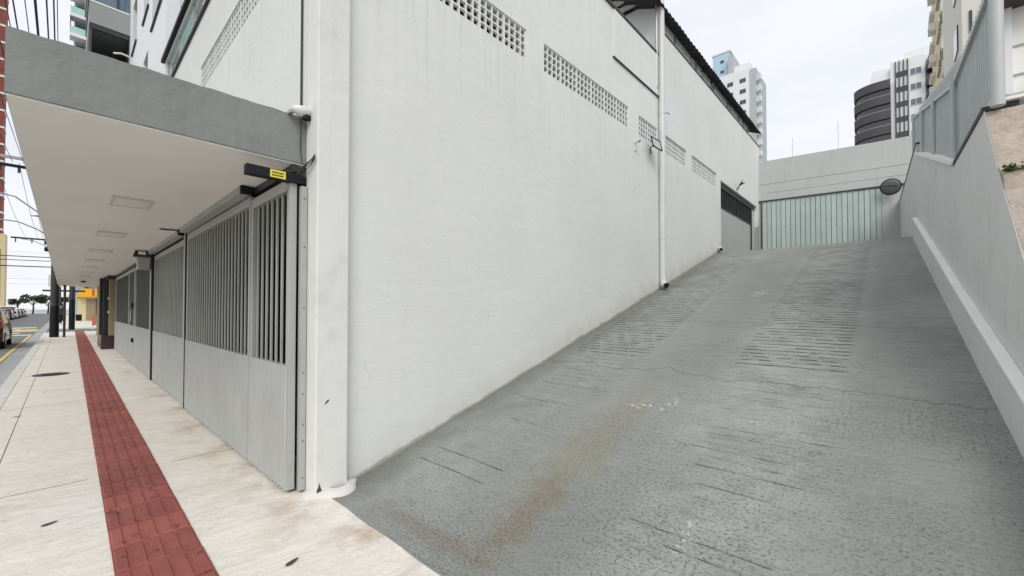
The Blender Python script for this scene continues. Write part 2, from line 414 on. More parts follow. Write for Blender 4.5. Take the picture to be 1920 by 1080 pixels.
# ------------------------------------------------------------------ mesh helpers
WLOC = {}
class MB:
    def __init__(s):
        s.v, s.f = [], []
    def add(s, vs_, fs):
        o = len(s.v)
        s.v += [tuple(x) for x in vs_]
        s.f += [tuple(i + o for i in f) for f in fs]
        return s
    def box(s, x0, x1, y0, y1, z0, z1):
        x0, x1 = sorted((x0, x1)); y0, y1 = sorted((y0, y1)); z0, z1 = sorted((z0, z1))
        return s.add([(x0, y0, z0), (x1, y0, z0), (x1, y1, z0), (x0, y1, z0), (x0, y0, z1), (x1, y0, z1), (x1, y1, z1), (x0, y1, z1)],
                     [(0, 3, 2, 1), (4, 5, 6, 7), (0, 1, 5, 4), (1, 2, 6, 5), (2, 3, 7, 6), (3, 0, 4, 7)])
    def obox(s, p, q, w, h, up=(0, 0, 1)):
        """bar of width w (across) and height h (along up) from p to q"""
        p, q = Vector(p), Vector(q)
        d = (q - p).normalized(); u = Vector(up)
        a = d.cross(u).normalized(); u = a.cross(d).normalized()
        vs_ = [c + a * (i * w / 2) + u * (j * h / 2) for c in (p, q) for i, j in ((-1, -1), (1, -1), (1, 1), (-1, 1))]
        return s.add(vs_, [(0, 1, 2, 3), (7, 6, 5, 4), (0, 4, 5, 1), (1, 5, 6, 2), (2, 6, 7, 3), (3, 7, 4, 0)])
    def tube(s, pts, r, n=10, caps=True):
        pts = [Vector(p) for p in pts]
        rs = r if isinstance(r, (list, tuple)) else [r] * len(pts)
        o = len(s.v)
        t0 = (pts[1] - pts[0]).normalized()
        ref = Vector((0, 0, 1)) if abs(t0.z) < 0.9 else Vector((1, 0, 0))
        a = t0.cross(ref).normalized()
        for i, p in enumerate(pts):
            t = (pts[min(i + 1, len(pts) - 1)] - pts[max(i - 1, 0)]).normalized()
            a = (a - t * a.dot(t)).normalized()
            b_ = t.cross(a)
            for k in range(n):
                an = 2 * math.pi * k / n
                s.v.append(tuple(p + (a * math.cos(an) + b_ * math.sin(an)) * rs[i]))
        for i in range(len(pts) - 1):
            for k in range(n):
                s.f.append((o + i * n + k, o + i * n + (k + 1) % n, o + (i + 1) * n + (k + 1) % n, o + (i + 1) * n + k))
        if caps:
            s.f.append(tuple(o + k for k in reversed(range(n))))
            s.f.append(tuple(o + (len(pts) - 1) * n + k for k in range(n)))
        return s
    def disc(s, c, axis, r, h, n=24, dome=0.0, rings=1):
        """solid puck centred at c; positive axis end optionally domed"""
        c = Vector(c); ax = Vector(axis).normalized()
        pts, rs = [c - ax * h / 2, c + ax * h / 2], [r, r]
        for k in range(1, rings + 1):
            if dome:
                a = math.pi / 2 * k / rings
                pts.append(c + ax * (h / 2 + dome * math.sin(a))); rs.append(max(r * math.cos(a), 0.002))
        return s.tube(pts, rs, n)
    def prism(s, poly, axis, a, b_):
        """extrude a 2D polygon along an axis: x -> (y,z), y -> (x,z), z -> (x,y)"""
        n = len(poly)
        def put(u, w, t):
            return (t, u, w) if axis == 'x' else (u, t, w) if axis == 'y' else (u, w, t)
        vs_ = [put(u, w, a) for u, w in poly] + [put(u, w, b_) for u, w in poly]
        fs = [tuple(range(n))[::-1], tuple(range(n, 2 * n))] + [(i, (i + 1) % n, n + (i + 1) % n, n + i) for i in range(n)]
        return s.add(vs_, fs)
    def build(s, name, mat, parent=None, smooth=False, bevel=0.0, fix=True, base=None):
        me = bpy.data.meshes.new(name)
        if parent is not None:
            org = Vector((0, 0, 0))
        elif base is not None:
            org = Vector(base)
        else:
            xs, ys, zs = zip(*s.v)
            org = Vector(((min(xs) + max(xs)) / 2, (min(ys) + max(ys)) / 2, min(zs)))
        off = WLOC[parent.name] if parent is not None else org
        me.from_pydata([tuple(Vector(v) - off) for v in s.v], [], s.f)
        if fix:
            bm = bmesh.new(); bm.from_mesh(me)
            bmesh.ops.recalc_face_normals(bm, faces=bm.faces)
            bm.to_mesh(me); bm.free()
        me.materials.append(mat if not isinstance(mat, str) else M[mat])
        if smooth:
            me.polygons.foreach_set('use_smooth', [True] * len(me.polygons))
            try:
                me.set_sharp_from_angle(angle=R(40))
            except Exception:
                pass
        o = bpy.data.objects.new(name, me)
        C.objects.link(o)
        if parent is not None:
            o.parent = parent
            WLOC[o.name] = WLOC[parent.name]
        else:
            o.location = org
            WLOC[o.name] = org
        if bevel:
            bv = o.modifiers.new('bevel', 'BEVEL')
            bv.width = bevel; bv.segments = 2; bv.limit_method = 'ANGLE'
        return o

def tag(o, label=None, cat=None, group=None, kind=None):
    if label: o['label'] = label
    if cat: o['category'] = cat
    if group: o['group'] = group
    if kind: o['kind'] = kind
    return o

def thing(name, loc, label, cat, group=None):
    o = bpy.data.objects.new(name, None)
    o.empty_display_size = 0.2
    o.location = loc
    C.objects.link(o)
    WLOC[o.name] = Vector(loc)
    return tag(o, label, cat, group)

def place(name, mesh_obj, parent, world_loc, scale=(1, 1, 1), rot=(0, 0, 0), mat=None):
    """another object sharing mesh_obj's data, as a child of parent"""
    o = bpy.data.objects.new(name, mesh_obj.data if hasattr(mesh_obj, 'data') else mesh_obj)
    C.objects.link(o)
    o.parent = parent
    o.location = Vector(world_loc) - WLOC[parent.name]
    o.scale = scale
    o.rotation_euler = rot
    WLOC[o.name] = Vector(world_loc)
    return o

def copy_tree(o, loc, parent=None, top=True):
    c = o.copy(); C.objects.link(c)
    if top:
        c.location = loc
    c.parent = parent
    for ch in list(o.children):
        copy_tree(ch, None, c, False)
    return c

def mesh_of(mb, name, mat):
    """mesh datablock only (for shared pieces)"""
    me = bpy.data.meshes.new(name)
    me.from_pydata(mb.v, [], mb.f)
    bm = bmesh.new(); bm.from_mesh(me)
    bmesh.ops.recalc_face_normals(bm, faces=bm.faces)
    bm.to_mesh(me); bm.free()
    me.materials.append(M[mat])
    return me

def wall_with_holes(axis, front, back, us, ws, holes):
    """wall panel in the (u, z) plane with rectangular holes; axis 'x' -> u is y, axis 'y' -> u is x.
    us/ws: (min, max); holes: (u0, u1, z0, z1)"""
    U = sorted(set([us[0], us[1]] + [h[i] for h in holes for i in (0, 1) if us[0] < h[i] < us[1]]))
    Wv = sorted(set([ws[0], ws[1]] + [h[i] for h in holes for i in (2, 3) if ws[0] < h[i] < ws[1]]))
    def solid(i, j):
        if i < 0 or j < 0 or i >= len(U) - 1 or j >= len(Wv) - 1:
            return False
        u, w = (U[i] + U[i + 1]) / 2, (Wv[j] + Wv[j + 1]) / 2
        return not any(h[0] < u < h[1] and h[2] < w < h[3] for h in holes)
    mb = MB(); idx = {}
    def vt(i, j, s):
        k = (i, j, s)
        if k not in idx:
            t = front if s == 0 else back
            idx[k] = len(mb.v)
            mb.v.append((t, U[i], Wv[j]) if axis == 'x' else (U[i], t, Wv[j]))
        return idx[k]
    for i in range(len(U) - 1):
        for j in range(len(Wv) - 1):
            if not solid(i, j):
                continue
            for s in (0, 1):
                mb.f.append((vt(i, j, s), vt(i + 1, j, s), vt(i + 1, j + 1, s), vt(i, j + 1, s)))
            for di, dj, e in ((-1, 0, ((0, 0), (0, 1))), (1, 0, ((1, 0), (1, 1))), (0, -1, ((0, 0), (1, 0))), (0, 1, ((0, 1), (1, 1)))):
                if not solid(i + di, j + dj):
                    a, b_ = e
                    mb.f.append((vt(i + a[0], j + a[1], 0), vt(i + b_[0], j + b_[1], 0), vt(i + b_[0], j + b_[1], 1), vt(i + a[0], j + a[1], 1)))
    return mb

def sheet_profile(p, q, z0, z1, pitch, depth, zbot=None, ztop=None, flat=0.5):
    """trapezoid-ribbed metal sheet standing along p->q (xy); z0/z1 constant or functions of the run length"""
    p, q = Vector((*p, 0)), Vector((*q, 0))
    L = (q - p).length; d = (q - p) / L; nrm = Vector((d.y, -d.x, 0))
    f0 = z0 if callable(z0) else (lambda s: z0)
    f1 = z1 if callable(z1) else (lambda s: z1)
    prof = []
    k = 0
    while k * pitch < L:
        b = k * pitch
        for fr, h in ((0, 0), (flat, 0), (flat + 0.12, 1), (0.88, 1)):
            s_ = b + fr * pitch
            if s_ <= L: prof.append((s_, h * depth))
        k += 1
    prof.append((L, 0))
    mb = MB()
    vs_ = []
    for s_, h in prof:
        c = p + d * s_ + nrm * h
        vs_ += [(c.x, c.y, f0(s_)), (c.x, c.y, f1(s_))]
    mb.add(vs_, [(2 * i, 2 * i + 2, 2 * i + 3, 2 * i + 1) for i in range(len(prof) - 1)])
    return mb

# ------------------------------------------------------------------ the setting: ground, sidewalk, road, ramp
WX = -3.445                     # outer face of the wall along the ramp
FY = 1.35                       # outer face of the street facade
tag(MB().add([(-1500, -1500, -.35), (1500, -1500, -.35), (1500, 1500, -.35), (-1500, 1500, -.35)], [(0, 1, 2, 3)]).build('ground', 'ground', base=(0, 0, -.35), fix=False), kind='structure')

sw = MB().box(-38.6, 9, -0.62, 1.62, -0.34, 0.0).build('sidewalk', 'sidewalk', base=(0, 0, 0))
tag(sw, kind='structure')
sw2 = MB().box(-130, -45.5, -0.62, 6.0, -0.34, -0.012).build('far_sidewalk', 'sidewalk', base=(0, 0, 0)); tag(sw2, kind='structure')
# kerb of long stones
kerb = thing('kerb', (-20, -0.75, -0.12), None, None); tag(kerb, kind='structure')
ks = mesh_of(MB().box(-0.497, 0.497, -0.09, 0.085, -0.22, 0.004), 'kerb_stone', 'kerb')
for i in range(47):
    place('kerb_stone', ks, kerb, (8.5 - i, -0.712, -0.004 + random.uniform(-.003, .003)), rot=(0, 0, random.uniform(-.003, .003)))
tag(MB().box(-400, 9, -1.22, -0.80, -0.34, -0.112).build('gutter', 'gutter', base=(0, 0, -.2)), kind='structure')
road = MB()
road.box(-400, 9, -7.2, -1.22, -0.34, -0.116)
road.box(-45.5, -38.6, -0.80, 30, -0.34, -0.104)
tag(road.build('road', 'asphalt', base=(0, 0, -.2)), kind='structure')
tag(MB().box(-400, 9, -10.5, -7.2, -0.34, 0.0).build('opposite_sidewalk', 'sidewalk', base=(0, 0, 0)), kind='structure')

def marking(name, mat, x0, x1, y0, y1, label, z=-0.109):
    o = MB().box(x0, x1, y0, y1, z - 0.003, z).build(name, mat)
    return tag(o, kind='structure')
marking('parking_line', 'road_yellow', -37, -6, -1.36, -1.26, '')
marking('crosswalk_bar', 'road_white', -38.4, -37.4, -2.6, -1.3, '')
marking('crosswalk_bar', 'road_white', -41.4, -40.4, -2.9, -1.9, '')
marking('crosswalk_bar', 'road_white', -52.5, -50.8, -6.8, -1.5, '')
marking('crosswalk_bar', 'road_white', -48.8, -48.0, -3.4, -2.2, '')
marking('yellow_crossing_patch', 'road_yellow', -47.5, -43.5, -2.4, -1.25, '')
marking('pale_crossing_patch', 'kerb', -46.5, -42.5, -6.6, -2.5, '')

# tactile paving: ribbed red tiles let into the sidewalk
tm = MB()
TL, TW = 0.336, 0.405
tm.box(-TL / 2 + .004, TL / 2 - .004, -TW / 2 + .004, TW / 2 - .004, -0.02, 0.004)
for k in range(5):
    yc = -TW / 2 + TW * (k + .5) / 5
    a, b_, h = 0.028, 0.023, 0.012
    x0, x1 = -TL / 2 + .022, TL / 2 - .022
    tm.add([(x0, yc - a, .0025), (x1, yc - a, .0025), (x1, yc + a, .0025), (x0, yc + a, .0025),
            (x0 + .01, yc - b_, h), (x1 - .01, yc - b_, h), (x1 - .01, yc + b_, h), (x0 + .01, yc + b_, h)],
           [(4, 5, 6, 7), (0, 1, 5, 4), (1, 2, 6, 5), (2, 3, 7, 6), (3, 0, 4, 7)])
tile_me = mesh_of(tm, 'tactile_tile', 'tile')
for i in range(111):
    x = -1.0 - i * 0.34
    y = 0.405 + (-x - 2.5) * 0.0079
    place('tactile_tile', tile_me, sw, (x, y, random.uniform(0.0015, 0.006)), rot=(random.uniform(-.004, .004), random.uniform(-.004, .004), math.pi - 0.0079 + random.uniform(-.004, .004)))

# ramp: sloping concrete with real cross grooves in the two wheel tracks
def ramp_z(y):
    if y < 1.45: return 0.004
    if y < 2.0:
        t = (y - 1.45) / 0.55
        return 0.004 + 0.294 * 0.55 * t * t * 0.5 + 0.0 * t
    z = 0.004 + 0.294 * 0.275 + 0.294 * (y - 2.0)
    if y > 11.6:
        z10 = 0.004 + 0.294 * 0.275 + 0.294 * 9.6
        t = min(y - 11.6, 0.7)
        z = z10 + 0.294 * t - 0.294 * t * t / 1.4
    return z
rows = []
y = 1.45
while y < 2.0:
    rows.append((y, 0, -1)); y += 0.06
gi = 0
y = 2.02
while y < 11.5:
    gw = .014 if y < 4.8 else .030
    rows += [(y, 0, -1), (y + .004, 1, gi), (y + gw - .004, 1, gi), (y + gw, 0, -1)]
    y += 0.098 + random.uniform(-.012, .012); gi += 1
while y < 17.4:
    rows.append((y, 0, -1)); y += 0.25
rows.append((17.5, 0, -1))
xs = [WX + 0.01 + i * (4.12 - 0.01) / 110 for i in range(111)]
keep = {}
def groove_depth(x, yy, g):
    out = 0.0
    for bi, (c0, hw) in enumerate(((-2.70 - 0.02 * (yy - 2), 0.52), (-0.78, 0.46))):
        if abs(x - c0) > hw: continue
        key = (g, bi)
        if key not in keep:
            rr = random.random()
            pres = (0.30 if yy < 3.9 else 0.6 if yy < 4.8 else 0.97)
            seg = (random.uniform(-1, -.3), random.uniform(.35, 1)) if yy < 4.8 else (-1, 1)
            keep[key] = (random.uniform(.6, 1) if rr < pres else random.uniform(0, .12), seg)
        k, (s0, s1) = keep[key]
        t = (x - c0) / hw
        if s0 <= t <= s1:
            out = k * 0.024 * (0.75 + 0.25 * math.sin(x * 31 + g * 1.7))
    return out
rb = MB(); W_ = len(xs)
for (yy, on, g) in rows:
    for x in xs:
        z = ramp_z(yy) + 0.006 * math.sin(x * 2.1 + yy * 0.7) * min(1, max(0, yy - 1.8))
        if on: z -= groove_depth(x, yy, g)
        rb.v.append((x, yy + 0.004 * math.sin(x * 9 + yy * 3), z))
for i in range(len(rows) - 1):
    for k in range(W_ - 1):
        rb.f.append((i * W_ + k, i * W_ + k + 1, (i + 1) * W_ + k + 1, (i + 1) * W_ + k))
rp = rb.build('ramp', 'ramp', base=(-1.5, 1.5, 0), fix=False); tag(rp, kind='structure')

# dark strips a little below the surface, standing in for shade in the grooves
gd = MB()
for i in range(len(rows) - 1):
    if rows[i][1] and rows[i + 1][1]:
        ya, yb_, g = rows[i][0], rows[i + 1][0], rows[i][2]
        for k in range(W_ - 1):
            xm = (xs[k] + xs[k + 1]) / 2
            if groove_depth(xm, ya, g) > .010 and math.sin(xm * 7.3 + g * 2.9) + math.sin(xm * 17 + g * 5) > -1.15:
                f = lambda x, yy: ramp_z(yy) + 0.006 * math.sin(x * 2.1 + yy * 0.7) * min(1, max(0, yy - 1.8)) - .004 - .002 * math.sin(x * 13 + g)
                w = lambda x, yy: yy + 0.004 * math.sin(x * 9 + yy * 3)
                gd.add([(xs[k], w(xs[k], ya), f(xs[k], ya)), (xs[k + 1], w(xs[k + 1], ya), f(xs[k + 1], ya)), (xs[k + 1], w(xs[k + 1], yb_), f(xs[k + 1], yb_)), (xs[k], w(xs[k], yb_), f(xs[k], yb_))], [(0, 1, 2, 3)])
gdo = gd.build('groove_shade', 'groove_shade', rp, fix=False); gdo['kind'] = 'stuff'

# cement lip at the foot of the corner, between sidewalk and ramp
lip = MB()
NL = 28
for j, (k, z) in enumerate(((1.0, -.004), (.93, .016), (.84, .034), (.72, .042), (.5, .045))):
    for i in range(NL + 1):
        a = -2.2 + 3.75 * i / NL
        rr = .165 + .022 * math.sin(i * .45)
        lip.v.append((-3.43 + rr * k * 1.15 * math.cos(a), 1.535 + rr * k * 1.35 * math.sin(a), z))
for j in range(4):
    for i in range(NL):
        a = j * (NL + 1) + i
        lip.f.append((a, a + 1, a + NL + 2, a + NL + 1))
tag(lip.build('cement_fillet', 'kerb', smooth=True), 'rounded cement fillet at the foot of the white corner pillar', 'cement fillet')

# ------------------------------------------------------------------ the white parking building
pb = thing('parking_building', (-9, 8, 0), 'white rendered parking building with rows of square vent blocks beside the ramp', 'building')
VB = 0.405
VZ0, VZ1 = 4.715, 5.095
rstrips = [(1.983, 5, VB), (4.374, 6, VB), (7.222, 2, VB), (8.43, 3, VB * .96), (9.955, 5, VB * .905)]
holes = [(s, s + k * p, VZ0, VZ1) for s, k, p in rstrips]
OPEN = (12.15, 16.2, 2.6, 5.0)
w1 = wall_with_holes('x', WX, WX - 0.18, (1.62, 8.10), (-.3, 6.60), [h for h in holes if h[0] < 8.1])
w1.build('ramp_side_wall', 'wall', pb)
w2 = wall_with_holes('x', WX + 0.006, WX - 0.18, (8.10, 16.62), (-.3, 7.20), [h for h in holes if h[0] > 8.1] + [OPEN])
w2.build('ramp_side_wall', 'wall', pb)
# corner pillar, a little proud of both faces
MB().box(-3.600, -3.368, FY + .008, 1.625, -.3, 9.0).build('corner_pillar', 'pillar', pb, bevel=0.012)
for (pts_, nm) in ((((1.372, .02), (1.40, .015), (1.412, .045), (1.402, .075), (1.392, .11), (1.385, .075), (1.374, .06)), 'chip'), (((1.43, .72), (1.448, .735), (1.462, .745), (1.466, .762), (1.45, .755), (1.437, .742)), 'chip')):
    MB().prism(list(pts_), 'x', -3.3685, -3.3665).build(nm, 'coping', pb)
# proud panel under the parapet and its dark drip line
MB().box(WX - .001, WX + 0.022, 6.27, 8.06, 5.77, 6.585).build('parapet_panel', 'wall', pb)
MB().box(WX - .001, WX + 0.026, 6.25, 8.08, 5.745, 5.768).build('drip_moulding', 'coping', pb)
MB().box(WX - 0.22, WX + 0.03, 1.65, 8.08, 6.60, 6.645).build('parapet_coping', 'coping', pb)
MB().box(WX - 0.22, WX + 0.022, 8.425, 16.64, 7.2005, 7.222).build('parapet_coping', 'coping', pb)
# vent blocks: 4 x 4 square holes each
vb = MB()
bw, bh, bd = VB, VZ1 - VZ0, 0.036
t = 0.018
for k in range(5):
    u = k * bw / 4
    tt = t * (0.95 if k in (0, 4) else 0.5)
    vb.box(-0.012 - bd, -0.012, max(0, u - tt), min(bw, u + tt), 0, bh)
for k in range(5):
    w_ = k * bh / 4
    tt = t * (0.8 if k in (0, 4) else 0.5)
    vb.box(-0.016 - bd, -0.015, 0.001, bw - 0.001, max(0.001, w_ - tt), min(bh - .001, w_ + tt))
vb_me = mesh_of(vb, 'vent_block', 'wall')
for s, k, p in rstrips:
    for j in range(k):
        place('vent_block', vb_me, pb, (WX, s + j * p, VZ0), scale=(1, p / VB, 1))
# street facade above the canopy
fst = [(-7.62, 9, VB), (-9.93, 4, VB)]
fholes = [(s, s + k * p, VZ0 + .02, VZ1 + .02) for s, k, p in fst]
GLZ = (-10.85, -6.0, 5.86, 6.50)
MBf = wall_with_holes('y', FY, FY + 0.18, (-11.05, -3.601), (2.72, 6.56), fholes + [GLZ])
MBf.build('street_wall', 'wall', pb)
for s, k, p in fst:
    for j in range(k):
        place('vent_block', vb_me, pb, (s + j * p, FY, VZ0 + .02), rot=(0, 0, R(-90)), scale=(1, 1, 1)).rotation_euler = (0, 0, R(-90))
# glazed terrace screen in the facade: rail, bottom rail, mullions, panes
MB().box(-11.05, -5.95, FY - 0.06, FY + 0.10, 6.56, 6.63).build('terrace_rail', 'black', pb)
MB().box(-10.85, -6.0, FY - 0.035, FY + 0.06, 5.865, 5.91).build('terrace_sill', 'coping', pb)
for i in range(5):
    x = -10.8 + i * 1.19
    MB().box(x - .02, x + .02, FY + .03, FY + .07, 5.91, 6.50).build('mullion', 'steel', pb)
    if i < 4:
        MB().box(x + .025, x + 1.165, FY + .045, FY + .055, 5.915, 6.495).build('pane', 'glass_clear' if i != 1 else 'teal_glass', pb)
# floors, roof slabs, inner walls (the inside is seen dark through vents and gates)
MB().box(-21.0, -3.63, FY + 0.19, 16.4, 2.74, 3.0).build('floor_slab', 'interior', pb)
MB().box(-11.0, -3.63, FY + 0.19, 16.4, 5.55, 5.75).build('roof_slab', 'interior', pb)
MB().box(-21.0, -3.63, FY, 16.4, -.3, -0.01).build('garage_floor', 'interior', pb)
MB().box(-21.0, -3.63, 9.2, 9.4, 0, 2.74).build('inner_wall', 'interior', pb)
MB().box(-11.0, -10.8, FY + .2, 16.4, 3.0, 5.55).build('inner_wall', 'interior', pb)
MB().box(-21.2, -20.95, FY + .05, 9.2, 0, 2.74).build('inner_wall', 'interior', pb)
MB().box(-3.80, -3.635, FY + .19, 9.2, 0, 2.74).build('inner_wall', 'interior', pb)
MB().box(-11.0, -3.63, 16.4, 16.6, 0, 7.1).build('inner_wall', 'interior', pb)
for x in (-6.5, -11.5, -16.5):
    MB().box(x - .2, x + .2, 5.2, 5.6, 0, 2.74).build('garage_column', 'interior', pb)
# upper storey end wall facing the street, gutter pipes
MB().box(-9.0, WX - 0.181, 8.10, 8.28, 5.75, 7.78).build('end_wall', 'wall', pb)
MB().box(WX - 0.18, WX + 0.006, 8.10, 8.42, 7.2005, 7.78).build('end_pier', 'wall', pb)
MB().tube([(-9, 8.0, 7.86), (-3.42, 8.0, 7.86)], 0.055).build('gutter_pipe', 'pvc', pb, smooth=True)
MB().tube([(-9, 7.86, 7.98), (-3.5, 7.86, 7.98)], 0.085, 14).build('gutter_pipe', 'pvc', pb, smooth=True)
# corrugated roof rising inwards, with the pale beam and posts under its eave
cr = MB(); NN = 0
ny = int((16.3 - 7.55) / 0.03)
for i in range(ny + 1):
    yy = 7.55 + i * 0.03
    dz = 0.016 * math.sin(2 * math.pi * yy / 0.177)
    cr.v += [(-3.29 + .004 * math.sin(yy * 5.1), yy, 7.533 + dz), (-9.2, yy, 10.3 + dz), (-3.29 + .004 * math.sin(yy * 5.1), yy, 7.521 + dz), (-9.2, yy, 10.288 + dz)]
for i in range(ny):
    a = i * 4; b_ = a + 4
    cr.f += [(a, a + 1, b_ + 1, b_), (a + 2, b_ + 2, b_ + 3, a + 3), (a, b_, b_ + 2, a + 2)]
roof = cr.build('roof', 'dark_roof', pb, smooth=True)
for a, b_ in ((8.45, 10.2), (10.32, 11.0), (11.15, 11.7), (11.9, 13.35), (13.55, 14.9), (15.1, 15.5)):
    MB().box(-3.60, -3.54, a, b_, 7.26, 7.615).build('eave_beam', 'white', roof)
for yy in (9.2, 10.55, 11.9, 13.2, 14.4, 15.5):
    MB().tube([(-3.52, yy, 7.235), (-3.52, yy, 7.62)], 0.028, 8).build('roof_post', 'steel', roof, smooth=True)
MB().box(-9.0, -4.2, 8.3, 16.4, 7.0, 7.08).build('roof_slab', 'interior', pb)
# gate in the ramp-side wall: dark barred upper half over a grey sheet
gt = thing('side_gate', (-3.55, 14.2, 3.05), 'grey sheet gate with dark barred top in the white wall at the ramp top', 'gate')
MB().box(WX - .10, WX - .085, 12.16, 15.72, 2.9, 4.30).build('sheet', 'gate', gt)
MB().box(WX - .12, WX - .06, 12.16, 16.19, 4.86, 4.995).build('top_rail', 'dark_metal', gt)
MB().box(WX - .12, WX - .05, 15.72, 15.80, 2.9, 4.86).build('post', 'dark_metal', gt)
MB().box(WX - .12, WX - .07, 15.80, 16.19, 2.9, 4.86).build('end_panel', 'green_gate', gt)
MB().box(WX - .115, WX - .075, 12.16, 15.72, 4.302, 4.34).build('mid_rail', 'dark_metal', gt)
bar_me = mesh_of(MB().box(-.012, .012, -.02, .02, 0, 0.518), 'bar', 'dark_metal')
for i in range(21):
    place('bar', bar_me, gt, (WX - .095, 12.28 + i * 0.168, 4.341))
MB().box(WX - .06, WX - .045, 15.9, 15.98, 3.35, 3.47).build('lock_box', 'black', gt)

# ------------------------------------------------------------------ canopy over the sidewalk
cn = thing('canopy', (-18, 0.55, 2.7), 'long grey concrete canopy with cream underside over the sidewalk', 'canopy')
prof = MB()
nseg = 24
for k in range(nseg + 1):           # end fascia with a slightly uneven top edge
    y_ = -0.24 + (FY + 0.03 + 0.24) * k / nseg
    w = 0.0022 * math.sin(k * 2.3) + 0.0018 * math.sin(k * 5.1)
    prof.v += [(-3.60, y_, 2.70 + w * .3), (-3.60, y_, 3.07 + 0.02 * k / nseg + w), (-3.70, y_, 2.70 + w * .3), (-3.70, y_, 3.07 + 0.02 * k / nseg + w)]
for k in range(nseg):
    a = 4 * k; b_ = a + 4
    prof.f += [(a, b_, b_ + 1, a + 1), (a + 2, a + 3, b_ + 3, b_ + 2), (a + 1, b_ + 1, b_ + 3, a + 3), (a, a + 2, b_ + 2, b_)]
prof.f += [(0, 1, 3, 2), (4 * nseg, 4 * nseg + 2, 4 * nseg + 3, 4 * nseg + 1)]
prof.build('end_fascia', 'fascia', cn)
MB().box(-33.0, -3.70, -0.24, -0.12, 2.705, 3.075).build('front_fascia', 'fascia', cn)
MB().box(-33.0, -3.70, -0.12, FY - .003, 2.95, 3.06).build('slab', 'fascia', cn)
MB().box(-33.0, -3.615, -0.235, FY + .02, 2.688, 2.699).build('soffit', 'soffit', cn)
MB().box(-33.0, -32.9, -0.12, FY, 2.70, 2.95).build('end_fascia', 'fascia', cn)

# shallow panel lights set in the underside
lx = [-6.27, -9.18, -12.0, -14.55, -17.1, -19.6, -21.9, -24.2]
words = ['nearest', 'second nearest', 'third nearest', 'fourth nearest', 'fifth nearest', 'sixth nearest', 'seventh nearest', 'farthest']
L0 = None
for i, x in enumerate(lx):
    lab = 'white flat ceiling panel under the canopy, %s of the row' % words[i]
    if L0 is None:
        L0 = thing('ceiling_light', (x, 0.50, 2.688), lab, 'ceiling light', 'panel lights under the canopy')
        fr = MB()
        fr.box(x - .25, x + .25, .33, .355, 2.668, 2.6875).box(x - .25, x + .25, .645, .67, 2.668, 2.6875)
        fr.box(x - .25, x - .225, .3555, .6445, 2.668, 2.6875).box(x + .225, x + .25, .3555, .6445, 2.668, 2.6875)
        fr.build('frame', 'pvc', L0)
        MB().box(x - .2245, x + .2245, .3555, .6445, 2.673, 2.687).build('diffuser', 'light', L0)
    else:
        c = copy_tree(L0, (x, 0.50, 2.688)); c['label'] = lab

# ------------------------------------------------------------------ street gates under the canopy
GY = 1.255
fin = MB().box(-.016, .016, 0, .013, 0, 1)
fin_me = mesh_of(fin, 'fin', 'gate_fin')
fin_dark_me = mesh_of(fin, 'fin', 'sheet_dark')
def street_gate(x_near, x_far, label, nfin, ztop, rib=0.072, dy=0.0, panel='gate', dark=False, top_d=0.055):
    g = thing('slatted_gate', ((x_near + x_far) / 2, GY + dy, 0.02), label, 'gate', 'slatted gates under the canopy')
    y_ = GY + dy
    st = 0.055
    MB().box(x_near - st, x_near, y_ - .02, y_ + .035, 0.03, ztop).build('stile', 'gate', g, bevel=.003)
    MB().box(x_far, x_far + st, y_ - .02, y_ + .035, 0.03, ztop).build('stile', 'gate', g, bevel=.003)
    MB().box(x_far + st, x_near - st, y_ - .018, y_ + .033, ztop - top_d * 1.6, ztop).build('top_rail', 'gate', g)
    MB().box(x_far + st, x_near - st, y_ - .012, y_ + .033, 0.985, 1.025).build('mid_rail', 'gate', g)
    sheet_profile((x_near - .004, y_ - .021), (x_far + .004, y_ - .021), 0.025, 1.03, rib, -0.012).build('ribbed_sheet', 'gate', g, fix=False)
    inner = (x_near - st) - (x_far + st)
    if dark:
        MB().box(x_far + st, x_near - st, y_ + .036, y_ + .042, 1.026, ztop - top_d * 1.6).build('screen', 'sheet_dark', g)
    h = ztop - top_d * 1.6 - 1.025
    for i in range(nfin):
        place('fin', fin_dark_me if dark else fin_me, g, (x_near - st - inner * (i + .5) / nfin, y_ + .004, 1.025), scale=(1 if not dark else .6, 1, h))
    return g
street_gate(-3.60, -4.62, 'narrow slatted gate leaf next to the white corner pillar', 7, 2.56)
street_gate(-4.65, -7.74, 'wide slatted gate leaf second from the corner pillar', 23, 2.60)
street_gate(-7.98, -11.30, 'wide slatted gate leaf third from the corner pillar', 26, 2.58, dy=.03)
street_gate(-11.62, -14.7, 'slatted gate leaf just beyond the gate motor box', 30, 2.58, dy=.03, dark=True)
dr = street_gate(-14.76, -16.2, 'narrow pedestrian gate with a lock and handle', 12, 2.58, dy=.02, dark=True)
MB().tube([(-14.9, GY - .05, 1.15), (-14.9, GY - .05, 1.45)], .014, 8).build('handle', 'steel', dr, smooth=True)
MB().box(-14.86, -14.80, GY - .045, GY - .001, 1.5, 1.64).build('lock_box', 'black', dr)
MB().box(-14.84, -14.76, GY - .05, GY - .001, 0.60, 0.70).build('lower_lock', 'black', dr)
street_gate(-16.26, -20.8, 'farthest slatted gate leaf next to the dark-based doorway column', 34, 2.58, dy=.03, dark=True)
